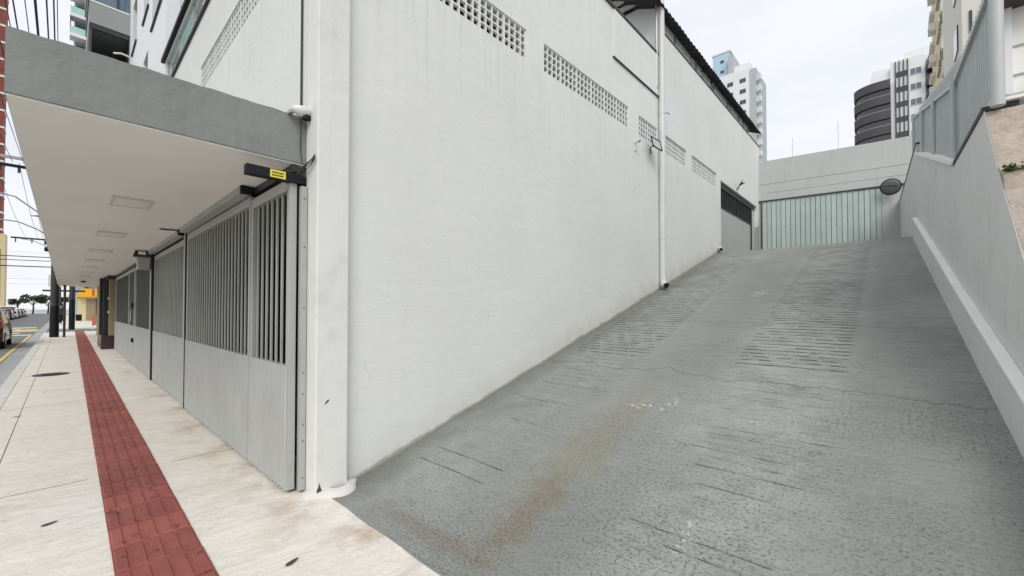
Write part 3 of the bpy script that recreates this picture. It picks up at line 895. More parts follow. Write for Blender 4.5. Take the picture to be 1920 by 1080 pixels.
# posts, header and tracks
def post(x0, x1, label, dark=True):
    p = thing('gate_post', ((x0 + x1) / 2, GY, 0), label, 'post', 'posts between the gates')
    MB().box(x0, x1, GY - .03, GY + .09, 0.0, 2.688).build('tube', 'gate', p, bevel=.004)
    if dark:
        MB().box(x1 + .002, x1 + .042, GY - .028, GY + .08, 0.0, 2.62).build('gap_shade_strip', 'rubber', p)  # black strip added in place of the shaded gap beside the post
post(-7.95, -7.84, 'pale square post between second and third gate leaves')
post(-11.56, -11.40, 'pale square post beside the gate motor box')
po = thing('gate_jamb', (-3.57, 1.24, 0), 'pale steel jamb with screws between the near gate leaf and pillar', 'jamb')
MB().box(-3.598, -3.545, FY - .045, FY + .003, 0.02, 2.50).build('strip', 'gate', po, bevel=.003)
for z in (.12, .42, .55, .80, .97, 1.5, 2.0, 2.4):
    MB().disc((-3.543, FY - .02, z), (1, 0, 0), .005, .005, 8).build('screw', 'dark_metal', po)
hd = thing('gate_track', (-12, GY, 2.6), 'dark overhead sliding track along the top of the gates', 'track')
MB().box(-7.78, -3.62, GY + .005, GY + .05, 2.625, 2.685).build('rail', 'track', hd)
MB().box(-20.9, -7.94, GY + .005, GY + .05, 2.61, 2.685).build('rail', 'track', hd)
MB().box(-7.75, -4.66, GY - .11, GY - .002, 2.618, 2.682).build('cover', 'gate', hd)
MB().box(-4.655, -4.60, GY - .112, GY + .0, 2.61, 2.686).build('end_cap', 'black', hd)
MB().box(-11.3, -7.96, GY - .09, GY - .002, 2.618, 2.682).build('cover', 'gate', hd)
MB().box(-7.955, -7.90, GY - .10, GY + .0, 2.60, 2.686).build('end_cap', 'black', hd)
# projecting sign box
sg = thing('garage_sign', (-3.78, 1.2, 2.57), 'black projecting sign box with a yellow plate under the canopy end', 'sign')
MB().box(-3.64, -3.565, 0.918, 1.330, 2.520, 2.596).build('box', 'black', sg, bevel=.004)
MB().box(-3.63, -3.575, 1.331, 1.352, 2.525, 2.585).build('arm', 'black', sg)
MB().box(-3.5648, -3.562, 1.078, 1.190, 2.527, 2.588).build('plate', 'yellow', sg)
g2 = MB()
for r_, z in enumerate((2.567, 2.545)):
    y_ = 1.092
    while y_ < 1.170:
        w = random.choice((.006, .008, .010))
        g2.box(-3.5618, -3.5607, y_, y_ + w, z - .006 + random.uniform(-.001, .001), z + .006)
        y_ += w + .0035
g2.build('lettering', 'black', sg)
# cables from the sign up the corner
cb = MB()
for k in range(4):
    cb.tube([(-3.60 + .01 * k, 1.30, 2.605 + .004 * k), (-3.56, 1.318 + .006 * math.sin(k * 2), 2.62 + .012 * k), (-3.50, 1.325, 2.63 + .016 * k + .01 * math.sin(k)), (-3.43, 1.335, 2.655 + .014 * k), (-3.375, 1.342, 2.69 + .012 * k)], .0032, 6)
cb.tube([(-3.55, 1.31, 2.68), (-3.595, 1.312, 2.80), (-3.585, 1.31, 2.95), (-3.59, 1.31, 3.12)], .004, 6)
tag(cb.build('cable_bundle', 'dark_metal'), 'bundle of thin cables running from the sign to the white corner', 'cable')
cv = MB().tube([(-3.66, FY - .012, 3.12), (-3.66, FY - .012, 4.6), (-3.665, FY - .012, 6.4)], .009, 6)
tag(cv.build('conduit', 'dark_metal'), 'thin dark cable climbing the white facade above the canopy', 'cable')
# dome-like white housing on the canopy end
dm = thing('dome_camera', (-3.62, 1.27, 3.09), 'white bulbous camera housing on top of the canopy end by the corner', 'camera')
d_ = MB()
rings, segs = 8, 16
for i in range(rings + 1):
    a = math.pi * i / rings
    for k in range(segs):
        b_ = 2 * math.pi * k / segs
        d_.v.append((-3.53 + .05 * math.sin(a) * math.cos(b_), 1.300 + .085 * math.cos(a), 3.105 + .045 * math.sin(a) * math.sin(b_)))
for i in range(rings):
    for k in range(segs):
        d_.f.append((i * segs + k, i * segs + (k + 1) % segs, (i + 1) * segs + (k + 1) % segs, (i + 1) * segs + k))
d_.build('housing', 'white_plastic', dm, smooth=True)
MB().disc((-3.52, 1.33, 3.06), (0, 0, -1), .032, .03, 12).build('lens_ring', 'black', dm)
MB().box(-3.66, -3.53, 1.21, 1.24, 3.075, 3.10).build('bracket', 'steel', dm)
# gate motor box on its bracket
gm = thing('gate_motor', (-11.4, 1.12, 2.3), 'grey gate motor box hanging from a bracket below the canopy', 'motor')
MB().prism([(1.02, 2.30), (1.20, 2.30), (1.22, 2.56), (1.0, 2.56)], 'x', -11.62, -11.38).build('box', 'gate', gm, bevel=.01)
MB().box(-11.66, -11.32, 0.96, 1.22, 2.565, 2.60).build('bracket', 'dark_metal', gm)
MB().box(-11.60, -11.54, 0.98, 1.03, 2.60, 2.687).build('hanger', 'dark_metal', gm)
MB().box(-11.44, -11.36, 1.14, 1.2, 2.60, 2.687).build('hanger', 'dark_metal', gm)
MB().disc((-11.36, .97, 2.585), (0, -1, 0), .03, .05, 12).build('gear', 'black', gm)
sn = thing('motion_sensor', (-8.0, 1.05, 2.65), 'small dark motion sensor arm under the canopy above the third gate leaf', 'sensor')
MB().obox((-7.95, 1.22, 2.672), (-8.02, 0.95, 2.676), .05, .012).build('arm', 'dark_metal', sn)
MB().box(-8.03, -7.96, 1.16, 1.22, 2.63, 2.687).build('head', 'black', sn)
ss = MB().disc((-26.0, .56, 2.665), (0, 0, -1), .08, .045, 16, .03, 3)
tag(ss.build('smoke_detector', 'black'), 'small dark round detector at the far end of the canopy underside', 'detector')

# ------------------------------------------------------------------ fittings on the ramp-side wall
dp = thing('downpipe', (-3.38, 8.27, 1.93), 'tall pale downpipe ending in an elbow on the ramp wall', 'pipe')
px, py = -3.375, 8.10
MB().tube([(px, py, 2.06), (px, py, 5.2), (px, py, 8.3)], .058, 16).build('pipe', 'pvc', dp, smooth=True)
el = MB()
el.tube([(px, py, 2.10), (px, py, 2.03), (px + .02, py - .012, 1.975), (px + .07, py - .04, 1.945), (px + .10, py - .07, 1.935)], [.064, .066, .068, .068, .066], 16, caps=False)
el.build('elbow', 'pvc', dp, smooth=True)
MB().disc((px + .098, py - .068, 1.935), (.8, -.6, -.1), .046, .008, 16).build('dark_mouth', 'black', dp)
for z in (2.9, 5.42):
    MB().tube([(px, py, z - .02), (px, py, z + .02)], .063, 16).build('clamp', 'pvc', dp, smooth=True)
MB().tube([(px, py + .06, 5.45), (px + .04, py + .25, 5.49), (px + .02, py + .33, 5.50)], .012, 6).build('clamp_wire', 'steel', dp)
MB().tube([(px - .05, py - .11, 5.9), (px - .05, py - .11, 8.2)], .025, 8).build('side_conduit', 'steel', dp, smooth=True)

dc = thing('wall_camera', (-3.40, 7.02, 4.50), 'small white ball camera on the ramp wall below the vents', 'camera')
d_ = MB().tube([(WX - .002, 7.06, 4.53), (WX + .05, 7.05, 4.53)], .018, 8)
d_.build('stalk', 'white_plastic', dc)
MB().disc((WX + .085, 7.02, 4.525), (.8, -.6, -.25), .032, .06, 12, .02, 3).build('body', 'white_plastic', dc, smooth=True)
MB().disc((WX + .118, 6.995, 4.515), (.8, -.6, -.25), .02, .012, 12).build('lens', 'black', dc)
MB().box(WX, WX + .02, 7.03, 7.09, 4.38, 4.47).build('junction', 'white_plastic', dc)

fl = thing('floodlight', (-3.35, 7.62, 4.55), 'black framed floodlight on an arm beside the downpipe', 'floodlight')
def frame_rect(mb, c, u, v, r):
    c, u, v = Vector(c), Vector(u), Vector(v)
    P = [c - u - v, c + u - v, c + u + v, c - u + v]
    for i in range(4):
        mb.tube([P[i], P[(i + 1) % 4]], r, 6)
f_ = MB(); frame_rect(f_, (-3.28, 7.62, 4.63), (.03, .13, -.02), (-.03, .02, .105), .012)
f_.build('frame', 'black', fl)
MB().add([(-3.28 - .03 + .03, 7.62 - .13 - .02, 4.63 + .02 - .105), (-3.28 + .03 + .03, 7.62 + .13 - .02, 4.63 - .02 - .105), (-3.28 + .03 - .03, 7.62 + .13 + .02, 4.63 - .02 + .105), (-3.28 - .03 - .03, 7.62 - .13 + .02, 4.63 + .02 + .105)], [(0, 1, 2, 3)]).build('glass', 'far_grey', fl, fix=False)
MB().tube([(WX, 7.75, 4.52), (-3.33, 7.45, 4.50), (-3.24, 7.36, 4.53), (-3.28, 7.55, 4.55)], .011, 6).build('arm', 'black', fl)

lp = thing('wall_lamp', (-3.40, 13.7, 5.1), 'small dark swan-neck lamp above the side gate', 'lamp')
MB().tube([(WX, 13.75, 5.06), (WX + .05, 13.74, 5.12), (WX + .10, 13.72, 5.20)], .016, 8).build('arm', 'dark_metal', lp)
MB().tube([(WX + .09, 13.78, 5.22), (WX + .22, 13.62, 5.24)], [.03, .055], 12).build('shade', 'dark_metal', lp, smooth=True)
MB().disc((WX + .23, 13.60, 5.24), (.7, -.7, 0), .035, .02, 12).build('bulb', 'white_plastic', lp)
sp_ = thing('drain_spout', (-3.36, 11.65, 3.0), 'short white pipe spout low on the wall at the ramp top', 'pipe')
MB().tube([(WX - .01, 12.0, 3.10), (WX + .06, 11.9, 3.10), (WX + .12, 11.75, 3.05)], .05, 12).build('pipe', 'pvc', sp_, smooth=True)
MB().disc((WX + .123, 11.74, 3.048), (.5, -.8, -.2), .04, .006, 12).build('dark_mouth', 'black', sp_)

# ------------------------------------------------------------------ back wall and its sliding gate
BW0, BW1 = Vector((-3.50, 16.55, 0)), Vector((1.2, 17.19, 0))
bd_ = (BW1 - BW0).normalized(); bn = Vector((bd_.y, -bd_.x, 0))       # towards the camera
def bwp(s, off, z):
    p = BW0 + bd_ * s + bn * off
    return (p.x, p.y, z)
def bbox_on_back(mb, s0, s1, o0, o1, z0, z1):
    vs_ = [bwp(s, o, z) for z in (z0, z1) for s, o in ((s0, o0), (s1, o0), (s1, o1), (s0, o1))]
    mb.add(vs_, [(0, 3, 2, 1), (4, 5, 6, 7), (0, 1, 5, 4), (1, 2, 6, 5), (2, 3, 7, 6), (3, 0, 4, 7)])
    return mb
bk = thing('back_wall', (-1.5, 16.9, 3.0), 'plain pale grey wall closing the top of the ramp', 'wall')
GS0, GS1 = 0.16, 3.30
b1 = MB()
bbox_on_back(b1, 0, 4.7, -.2, .0, 5.82, 6.64)
bbox_on_back(b1, 0, 4.7, -.2, .045, 5.25, 5.80)
b1.build('upper_wall', 'backwall', bk)
b2 = MB(); bbox_on_back(b2, GS1 + .01, 4.7, -.2, .02, 2.7, 5.245); bbox_on_back(b2, 0, GS0 - .04, -.2, .02, 2.7, 5.245)
b2.build('lower_wall', 'backwall', bk)
bbox_on_back(MB(), 0, 4.7, -.2, .012, 5.80, 5.82).build('shadow_joint', 'coping', bk)
bbox_on_back(MB(), 0.3, 4.0, .046, .054, 5.50, 5.515).build('cement_ridge', 'backwall', bk)
sg_ = thing('sliding_gate', (-1.8, 16.7, 3.0), 'pale green gate of vertical metal panels below the back wall', 'gate')
npan = 23
for i in range(npan):
    s0 = GS0 + (GS1 - GS0) * i / npan; s1 = GS0 + (GS1 - GS0) * (i + 1) / npan
    o = random.uniform(-.004, .004)
    bbox_on_back(MB(), s0 + .007, s1 - .007, .0 + o, .03 + o, 2.72, 5.20 - .0 * i).build('panel', random.choice(('green_gate', 'green_gate2')), sg_)
bbox_on_back(MB(), GS0, GS1, -.03, -.012, 2.72, 5.2).build('back_sheet', 'dark_metal', sg_)
bbox_on_back(MB(), 0.02, 3.9, .01, .07, 5.205, 5.245).build('track', 'track', sg_)
bbox_on_back(MB(), GS0 - .038, GS0 - .002, .02, .07, 2.72, 5.2).build('post', 'dark_metal', sg_)
mr = thing('convex_mirror', (0.0, 16.6, 5.0), 'round dark traffic mirror on a bracket above the gate end', 'mirror')
mc = Vector(bwp(3.47, .32, 5.12))
ax = (Vector((0, 0, 1.5)) - mc).normalized()
ax = (ax + Vector((-.06, 0, -.02))).normalized()
MB().disc(mc, ax, .225, .03, 28, .05, 4).build('shell', 'mirror_back', mr, smooth=True)
rim = MB(); ring = []
u_ = ax.cross(Vector((0, 0, 1))).normalized(); v_ = u_.cross(ax)
for k in range(33):
    a = 2 * math.pi * k / 32
    ring.append(mc + ax * .012 + (u_ * math.cos(a) + v_ * math.sin(a)) * .23)
rim.tube(ring, .016, 6, caps=False).build('rim', 'black', mr, smooth=True)
MB().tube([mc - ax * .01, Vector(bwp(3.6, .10, 5.14)), Vector(bwp(3.65, .02, 5.14))], .018, 8).build('bracket', 'dark_metal', mr)
MB().obox(mc + ax * .072 + u_ * -.17 + v_ * .02, mc + ax * .072 + u_ * .17 + v_ * .05, .01, .012).build('stay', 'black', mr)
for (s, z1, w) in ((1.05, 7.4, 'shorter'), (2.3, 7.7, 'taller')):
    an = MB().tube([bwp(s, -.4, 5.5), bwp(s, -.4, z1)], .007, 6)
    an.tube([bwp(s - .06, -.4, z1 - .25), bwp(s + .06, -.4, z1 - .25)], .004, 5)
    tag(an.build('antenna', 'steel'), '%s thin antenna rod rising behind the back wall' % w, 'antenna')

# ------------------------------------------------------------------ right boundary wall of the ramp
def rx(y_, off):                     # x of the right wall face, converging slightly
    return off - 0.0323 * (y_ - 3.81)
rw = thing('boundary_wall', (0.8, 8, 0), 'grey painted boundary wall along the right side of the ramp', 'wall')
def rprism(poly, o0, o1):
    mb = MB(); n = len(poly)
    mb.v += [(rx(a, o0), a, z) for a, z in poly] + [(rx(a, o1), a, z) for a, z in poly]
    mb.f += [tuple(range(n))[::-1], tuple(range(n, 2 * n))] + [(i, (i + 1) % n, n + (i + 1) % n, n + i) for i in range(n)]
    return mb
upper = [(2.9, -0.2), (17.6, 2.0), (17.6, 4.72), (11.3, 4.72), (11.3, 4.50), (6.75, 3.09), (5.12, 3.12), (4.70, 2.54), (4.06, 1.80), (3.3, 0.9), (2.9, 0.55)]
rprism(upper, 0.61, 0.614).build('upper_wall', 'rightwall', rw)
rprism([(5.14, 1.0), (17.5, 2.0), (17.5, 4.71), (11.32, 4.71), (11.32, 4.49), (6.75, 3.08), (5.14, 3.11)], 0.6145, 0.80).build('wall_core', 'rightwall', rw)
def plz(y_): return ramp_z(y_)
plinth = [(a, plz(a) - .3) for a in (1.9, 6, 11.4)] + [(11.4, plz(11.4) + .42), (6, plz(6) + .35), (3.8, plz(3.8) + .345), (1.9, plz(1.9) + .34)]
rprism(plinth, 0.55, 0.609).build('plinth', 'rightwall', rw, bevel=0.006)
ledge = [(1.9, plz(1.9) + .341), (3.8, plz(3.8) + .346), (6, plz(6) + .351), (11.4, plz(11.4) + .421), (11.4, plz(11.4) + .448), (6, plz(6) + .378), (3.8, plz(3.8) + .373), (1.9, plz(1.9) + .368)]
rprism(ledge, 0.538, 0.6095).build('ledge', 'ledge', rw, bevel=0.005)
cap = [(6.72, 3.10), (11.3, 4.51), (11.3, 4.55), (6.72, 3.14)]
rprism(cap, 0.585, 0.80).build('sloping_cap', 'ledge', rw)
cap2 = [(5.14, 3.122), (6.718, 3.095), (6.718, 3.135), (5.14, 3.162)]
rprism(cap2, 0.60, 0.80).build('dark_cap', 'coping', rw)
cap3 = [(11.32, 4.722), (17.5, 4.722), (17.5, 4.755), (11.32, 4.755)]
rprism(cap3, 0.60, 0.80).build('dark_cap', 'coping', rw)
# fence of ribbed sheets on the wall
fn = thing('sheet_fence', (0.7, 8, 3.2), 'grey ribbed metal fence with posts on top of the boundary wall', 'fence')
FO = 0.72
def fb(y_): return 3.24 if y_ < 7.25 else 3.30 + (y_ - 7.25) * .292
def ft(y_): return 4.22 if y_ < 7.25 else 4.20 + (y_ - 7.25) * .281
bays = [(5.25, 7.20), (7.25, 9.2), (9.25, 11.0), (11.05, 12.75)]
for (a, b_) in bays:
    sheet_profile((rx(b_, FO), b_), (rx(a, FO), a), lambda s, b_=b_: fb(b_ - s), lambda s, b_=b_: ft(b_ - s), .105, .022).build('sheet', 'fence', fn, fix=False)
    MB().obox((rx(a, FO - .03), a, ft(a + .01)), (rx(b_, FO - .03), b_, ft(b_)), .04, .04).build('rail', 'fence_post', fn)
    MB().obox((rx(a, FO - .03), a, fb(a + .01)), (rx(b_, FO - .03), b_, fb(b_)), .04, .03).build('rail', 'fence_post', fn)
for y_ in (7.22, 9.22, 11.02, 12.78):
    MB().tube([(rx(y_, FO - .05), y_, fb(y_) - .3), (rx(y_, FO - .05), y_, ft(y_) + .02)], .032, 10).build('post', 'fence_post', fn, smooth=True)
def bt(y_): return 4.55 + max(0, y_ - 7.25) * .245
sheet_profile((rx(12.7, FO + .05), 12.7), (rx(5.25, FO + .05), 5.25), lambda s: ft(12.7 - s) - .05, lambda s: bt(12.7 - s) , .105, .02).build('upper_sheet', 'fence', fn, fix=False)
rp_ = MB().tube([(0.635, 5.06, 3.12), (0.635, 5.06, 6.5)], .042, 20)
tag(rp_.build('round_post', 'fence_post', smooth=True), 'thick round grey post at the near end of the fence', 'post')
# rough beige wall in front, moss on its ledge, glazed porch above
bg = thing('beige_wall', (1.2, 5.2, 0), 'rough beige rendered wall at the right edge of the picture', 'wall')
bp = MB()
prf = [(2.6, -.2), (2.6, .36), (3.3, .905), (4.06, 1.803), (4.52, 2.34), (4.56, 2.46), (4.70, 2.547), (5.10, 3.10), (5.135, 3.115), (5.135, -.2)]
bp.v += [(rx(a, .6148), a, z) for a, z in prf] + [(3.0, a, z) for a, z in prf]
n_ = len(prf)
bp.f += [tuple(range(n_))[::-1], tuple(range(n_, 2 * n_))] + [(i, (i + 1) % n_, n_ + (i + 1) % n_, n_ + i) for i in range(n_)]
bp.build('sloping_face', 'rough_beige', bg)
MB().box(0.60, 3.0, 5.09, 5.40, 3.165, 3.19).build('coping', 'ledge', bg)
ms = MB()
for k in range(420):
    x = 0.60 + random.random() ** 1.3 * .55
    y_ = 4.60 + random.gauss(0, .035); z = 2.49 + abs(random.gauss(0, .022)) * (1.2 - x * .6)
    r_ = random.uniform(.004, .012); a = random.uniform(0, 6.28); t_ = random.uniform(-.7, .7)
    d1 = Vector((math.cos(a), math.sin(a), t_)) * r_; d2 = Vector((-math.sin(a), math.cos(a), random.uniform(-.6, .9))) * r_
    c = Vector((x, y_, z))
    ms.add([c - d1 - d2, c + d1 - d2, c + d1 + d2, c - d1 + d2], [(0, 1, 2, 3)])
tag(ms.build('moss_clump', 'moss', fix=False), 'tuft of green moss growing on the ledge of the beige wall', 'moss', kind='stuff')

# ------------------------------------------------------------------ far buildings (towers) - filled in below
# glazed porch over the beige wall
gp = thing('glazed_porch', (1.0, 5.5, 3.19), 'white framed glazed porch above the rough beige wall', 'porch')
py = 5.30
MB().box(.70, .745, py - .04, py + .04, 3.225, 5.6).build('frame_post', 'far_white', gp)
MB().box(.70, 2.4, py - .05, py + .05, 3.191, 3.223).build('bottom_rail', 'dark_metal', gp)
MB().tube([(.70, py - .09, 3.235), (2.4, py - .09, 3.235)], .016, 8).build('hand_rail', 'steel', gp, smooth=True)
for i, x in enumerate((.86, 1.15, 1.45)):
    MB().box(x, x + .022, py - .02, py + .02, 3.226, 5.6).build('mullion', 'steel', gp)
for z in (3.42, 3.66):
    MB().box(.746, 2.3, py - .006, py + .006, z, z + .010).build('glazing_bar', 'far_grey', gp)
for x0, x1 in ((.748, .858), (.884, 1.148), (1.174, 1.448)):
    MB().box(x0, x1, py + .008, py + .014, 3.226, 5.5).build('pane', 'light', gp)
MB().box(.66, 2.4, py - .2, py + .3, 3.98, 4.02).build('awning_edge', 'coping', gp)

# ------------------------------------------------------------------ apartment block beyond the parking building (street side)
ab = thing('apartment_building', (-15, 3, 0), 'white apartment block with dark windows and grey bay above the canopy', 'building')
wins = [(-13.2, -11.6, 8.28, 9.5), (-14.9, -13.85, 9.22, 10.6), (-17.6, -16.5, 9.5, 11.0), (-14.8, -13.9, 7.0, 8.1), (-12.9, -11.6, 11.0, 12.4), (-15.4, -14.0, 12.0, 13.4), (-17.6, -16.4, 6.9, 8.3), (-17.6, -16.4, 12.4, 13.8)]
wall_with_holes('y', FY + .02, FY + .25, (-18.6, -11.06), (2.9, 22), wins).build('wall', 'far_white', ab)
MB().box(-11.30, -11.062, FY + .26, 12, 5.8, 22).build('side_wall', 'far_white', ab)
for (a, b_, c_, d_) in wins:
    w = MB().box(a, b_, FY + .14, FY + .16, c_, d_).build('window', 'glass_dark', ab)
    MB().box(a - .05, b_ + .05, FY - .02, FY + .02, c_ - .05, c_ - .005).build('sill', 'coping', w)
    MB().box((a + b_) / 2 - .03, (a + b_) / 2 + .03, FY + .10, FY + .139, c_, d_).build('mullion', 'dark_metal', w)
MB().box(-30, -18.62, FY + .02, 9, 2.9, 22).build('rear_block', 'grey_bay', ab)
# cantilevered grey bays
for k, z0 in enumerate((10.52, 13.3)):
    bay = MB()
    bay.box(-24, -18.5, .42, FY + .015, z0, z0 + .68)
    by = bay.build('bay', 'grey_bay', ab)
    MB().box(-18.56, -18.52, .50, 1.34, z0 + .70, z0 + 2.0).build('window', 'glass_blue', by)
    MB().box(-18.54, -18.49, .42, 1.35, z0 + .681, z0 + .72).build('sill', 'ledge', by)
    MB().box(-18.56, -18.49, .42, .49, z0 + .721, z0 + 2.1).build('frame', 'dark_metal', by)
    MB().box(-18.56, -18.50, 1.05, 1.10, z0 + .721, z0 + 2.0).build('frame', 'dark_metal', by)
    MB().box(-24, -18.6, .45, FY, z0 + 2.0, z0 + 2.75).build('bay', 'far_dark', ab)
rc = MB()
rc.box(-24, -23.9, .46, FY, 7.6, 10.5); rc.box(-24, -18.53, .42, .48, 7.6, 10.515)
rc.build('recess_wall', 'far_dark', ab)
MB().box(-18.60, -18.52, .42, 1.345, 10.36, 10.518).build('recess_header', 'dark_metal', ab)
MB().box(-24, -18.5, .42, FY + .015, 7.3, 7.6).build('bay', 'grey_bay', ab)
MB().tube([(-18.3, FY, 9.72), (-18.3, FY - .2, 9.75), (-18.3, FY - .38, 9.68)], .03, 8).build('flue', 'white_plastic', ab)

# ------------------------------------------------------------------ doorway beyond the gates, under the canopy
dw = thing('doorway_column', (-22, 1.15, 0), 'beige doorway with dark frames on a dark granite plinth', 'doorway')
MB().box(-23.35, -21.05, .92, 1.36, 0.0, .50).build('plinth', 'granite', dw, bevel=.01)
MB().box(-21.25, -20.95, 1.12, 1.36, .501, 2.55).build('column', 'khaki', dw)
MB().box(-21.30, -20.90, 1.05, 1.36, 2.551, 2.687).build('capital', 'dark_metal', dw)
MB().box(-22.2, -22.1, 1.02, 1.35, .501, 2.687).build('frame', 'dark_metal', dw)
MB().box(-23.3, -23.1, .95, 1.35, .501, 2.687).build('frame', 'dark_metal', dw)
MB().box(-23.09, -22.21, 1.2, 1.25, .501, 2.6).build('door', 'glass_dark', dw)
MB().box(-33.0, -23.4, 1.25, 1.6, 0, 2.687).build('wall', 'khaki', dw)
for z in (1.35, 1.85):
    MB().disc((-21.1, 1.10, z), (0, -1, 0), .04, .05, 10).build('light_fitting', 'white_plastic', dw)

# ------------------------------------------------------------------ sidewalk details
mh = thing('manhole_cover', (-13.95, -.18, 0), 'round dark iron manhole cover in the pale sidewalk', 'manhole cover')
MB().disc((-13.95, -.18, .004), (0, 0, 1), .29, .012, 32).build('rim', 'dark_metal', mh)
MB().disc((-13.95, -.18, .009), (0, 0, 1), .25, .01, 32).build('lid', 'track', mh)
for k in range(5):
    MB().box(-13.95 - .2 + k * .09, -13.95 - .17 + k * .09, -.32, -.04, .0145, .019).build('rib', 'coping', mh)
ht = thing('access_hatch', (-11.2, -.07, 0), 'small rectangular concrete hatch outlined in the sidewalk', 'hatch')
MB().box(-11.36, -11.04, -.25, .11, -.01, .0035).build('slab', 'kerb', ht)
for y_ in (-.22, .08):
    MB().box(-11.06, -11.045, y_ - .012, y_ + .012, .0036, .007).build('lifting_slot', 'coping', ht)
for i, (x, y_, w) in enumerate(((-4.32, -.05, 'left of the red strip, farther'), (-2.62, .93, 'right of the red strip'), (-8.9, -.42, 'near the kerb'), (-3.1, -.9, 'at the lower left'))):
    lf = MB(); a = random.uniform(0, 3)
    out = [(math.cos(t_) * .045, math.sin(t_) * .016 * (1 - .3 * math.cos(t_))) for t_ in [2 * math.pi * k / 10 for k in range(10)]]
    P = [(x + u * math.cos(a) - v * math.sin(a), y_ + u * math.sin(a) + v * math.cos(a), .007 + .6 * u * u) for u, v in out]
    lf.v += P + [(x, y_, .004)]
    lf.f += [(k, (k + 1) % 10, 10) for k in range(10)]
    tag(lf.build('fallen_leaf', 'dry_leaf', fix=False), 'dry brown leaf lying on the sidewalk %s' % w, 'leaf', 'fallen leaves')
sj = MB()
sj.box(-38, -1, -.405, -.399, -.002, .0015)
for x in (-5.2, -9.6, -14.0, -18.4, -22.8, -27.2, -31.6):
    sj.box(x, x + .006, -.62, .16, -.002, .0015)
    sj.box(x, x + .006, .72, 1.25, -.002, .0015)
tag(sj.build('sidewalk_joint', 'coping'), kind='structure')

# ------------------------------------------------------------------ utility poles, lamp arms and wires
def pole(name, x, y_, r, h, label, painted):
    p = thing(name, (x, y_, 0), label, 'utility pole', 'utility poles along the sidewalk')
    MB().tube([(x, y_, 0), (x, y_, painted)], [r * 1.04, r * 1.0], 16).build('painted_base', 'black', p, smooth=True)
    MB().tube([(x, y_, painted + .002), (x, y_, h)], [r * .99, r * .65], 16).build('shaft', 'dark_metal', p, smooth=True)
    return p
p1 = pole('utility_pole', -31.8, -.33, .165, 10.2, 'dark utility pole with black painted base at the far end of the canopy', 1.62)
MB().tube([(-31.4, .02, 0), (-31.4, .02, 5.6)], .05, 10).build('riser_pipe', 'dark_metal', p1, smooth=True)
for z in (4.4, 4.75, 5.15, 5.5):
    MB().box(-31.98, -31.62, -.72, .05, z, z + .2).build('cable_box', 'black', p1, bevel=.03)
MB().box(-31.86, -31.72, -2.4, .6, 8.85, 8.98).build('cross_arm', 'steel', p1)
MB().box(-31.86, -31.72, -2.4, .6, 8.45, 8.58).build('cross_arm', 'black', p1)
for y_ in (-2.2, -1.6, -1.0):
    MB().tube([(-31.79, y_, 8.2), (-31.79, y_, 8.45)], .05, 8).build('insulator', 'coping', p1)
MB().tube([(-31.8, -.3, 5.7), (-31.8, -.9, 6.3), (-31.8, -1.7, 7.0), (-31.8, -2.3, 7.12), (-31.8, -3.2, 7.16)], .035, 8).build('lamp_arm', 'steel', p1, smooth=True)
MB().tube([(-31.8, -.3, 5.0), (-31.8, -1.0, 5.5), (-31.8, -1.6, 5.78), (-31.8, -2.4, 5.82), (-31.8, -3.2, 5.84)], .03, 8).build('lamp_arm', 'steel', p1, smooth=True)
p2 = pole('utility_pole', -42.0, .38, .15, 9.5, 'second dark utility pole standing beyond the crossing', 2.1)
MB().tube([(-42, .3, 6.7), (-42, -.4, 7.4), (-42, -1.0, 7.68)], .03, 8).build('lamp_arm', 'steel', p2, smooth=True)
MB().prism([(-1.0, 7.6), (-1.0, 7.72), (-1.35, 7.7), (-1.62, 7.62)], 'x', -42.14, -41.86).build('lamp_head', 'steel', p2, bevel=.02)
MB().box(-42.06, -41.94, -2.4, .6, 6.05, 6.15).build('cross_arm', 'dark_metal', p2)
for y_ in (-2.2, -1.5, -.8):
    MB().tube([(-42, y_, 5.8), (-42, y_, 6.05)], .03, 6).build('insulator', 'dark_metal', p2)
MB().box(-42.1, -41.9, -.40, .1, .60, 1.05).build('litter_bin', 'black', p2, bevel=.03)
MB().box(-42.12, -41.9, .56, .86, .6, 1.05).build('litter_bin', 'black', p2, bevel=.03)
MB().box(-42.05, -41.97, -1.0, 1.0, 2.62, 2.74).build('sign_arm', 'dark_metal', p2)
MB().box(-42.05, -41.99, -.75, .1, 2.95, 3.75).build('notice_board', 'white', p2)
p3 = pole('utility_pole', -62.0, -.35, .15, 9.5, 'slim far utility pole with a curved lamp arm', 1.5)
MB().tube([(-62, -.4, 6.6), (-62, -1.2, 7.6), (-62, -2.1, 8.1), (-62, -2.9, 8.2)], .04, 8).build('lamp_arm', 'steel', p3, smooth=True)
# overhead wires along and across the street, each its own sagging cable
def wire(pts, r, label, sag=.25, m='black'):
    a, b_ = Vector(pts[0]), Vector(pts[1])
    P = [a.lerp(b_, t_ / 16) - Vector((0, 0, sag * 4 * (t_ / 16) * (1 - t_ / 16))) for t_ in range(17)]
    tag(MB().tube(P, r, 6).build('overhead_wire', m, smooth=True), label, 'wire', 'overhead wires')
along = [(-1.05, 7.6, .010), (-.86, 7.75, .008), (-.72, 7.5, .012), (-.60, 7.9, .008), (-.42, 7.5, .020), (-.26, 7.4, .012), (-.17, 7.55, .012), (-.13, 7.9, .007), (-1.5, 8.3, .010), (-1.9, 8.3, .010), (-2.3, 8.4, .010)]
ordn = ['first', 'second', 'third', 'fourth', 'fifth', 'sixth', 'seventh', 'eighth', 'ninth', 'tenth', 'eleventh']
rank = {i: k for k, i in enumerate(sorted(range(len(along)), key=lambda i: along[i][0] / (along[i][1] - 1.5)))}
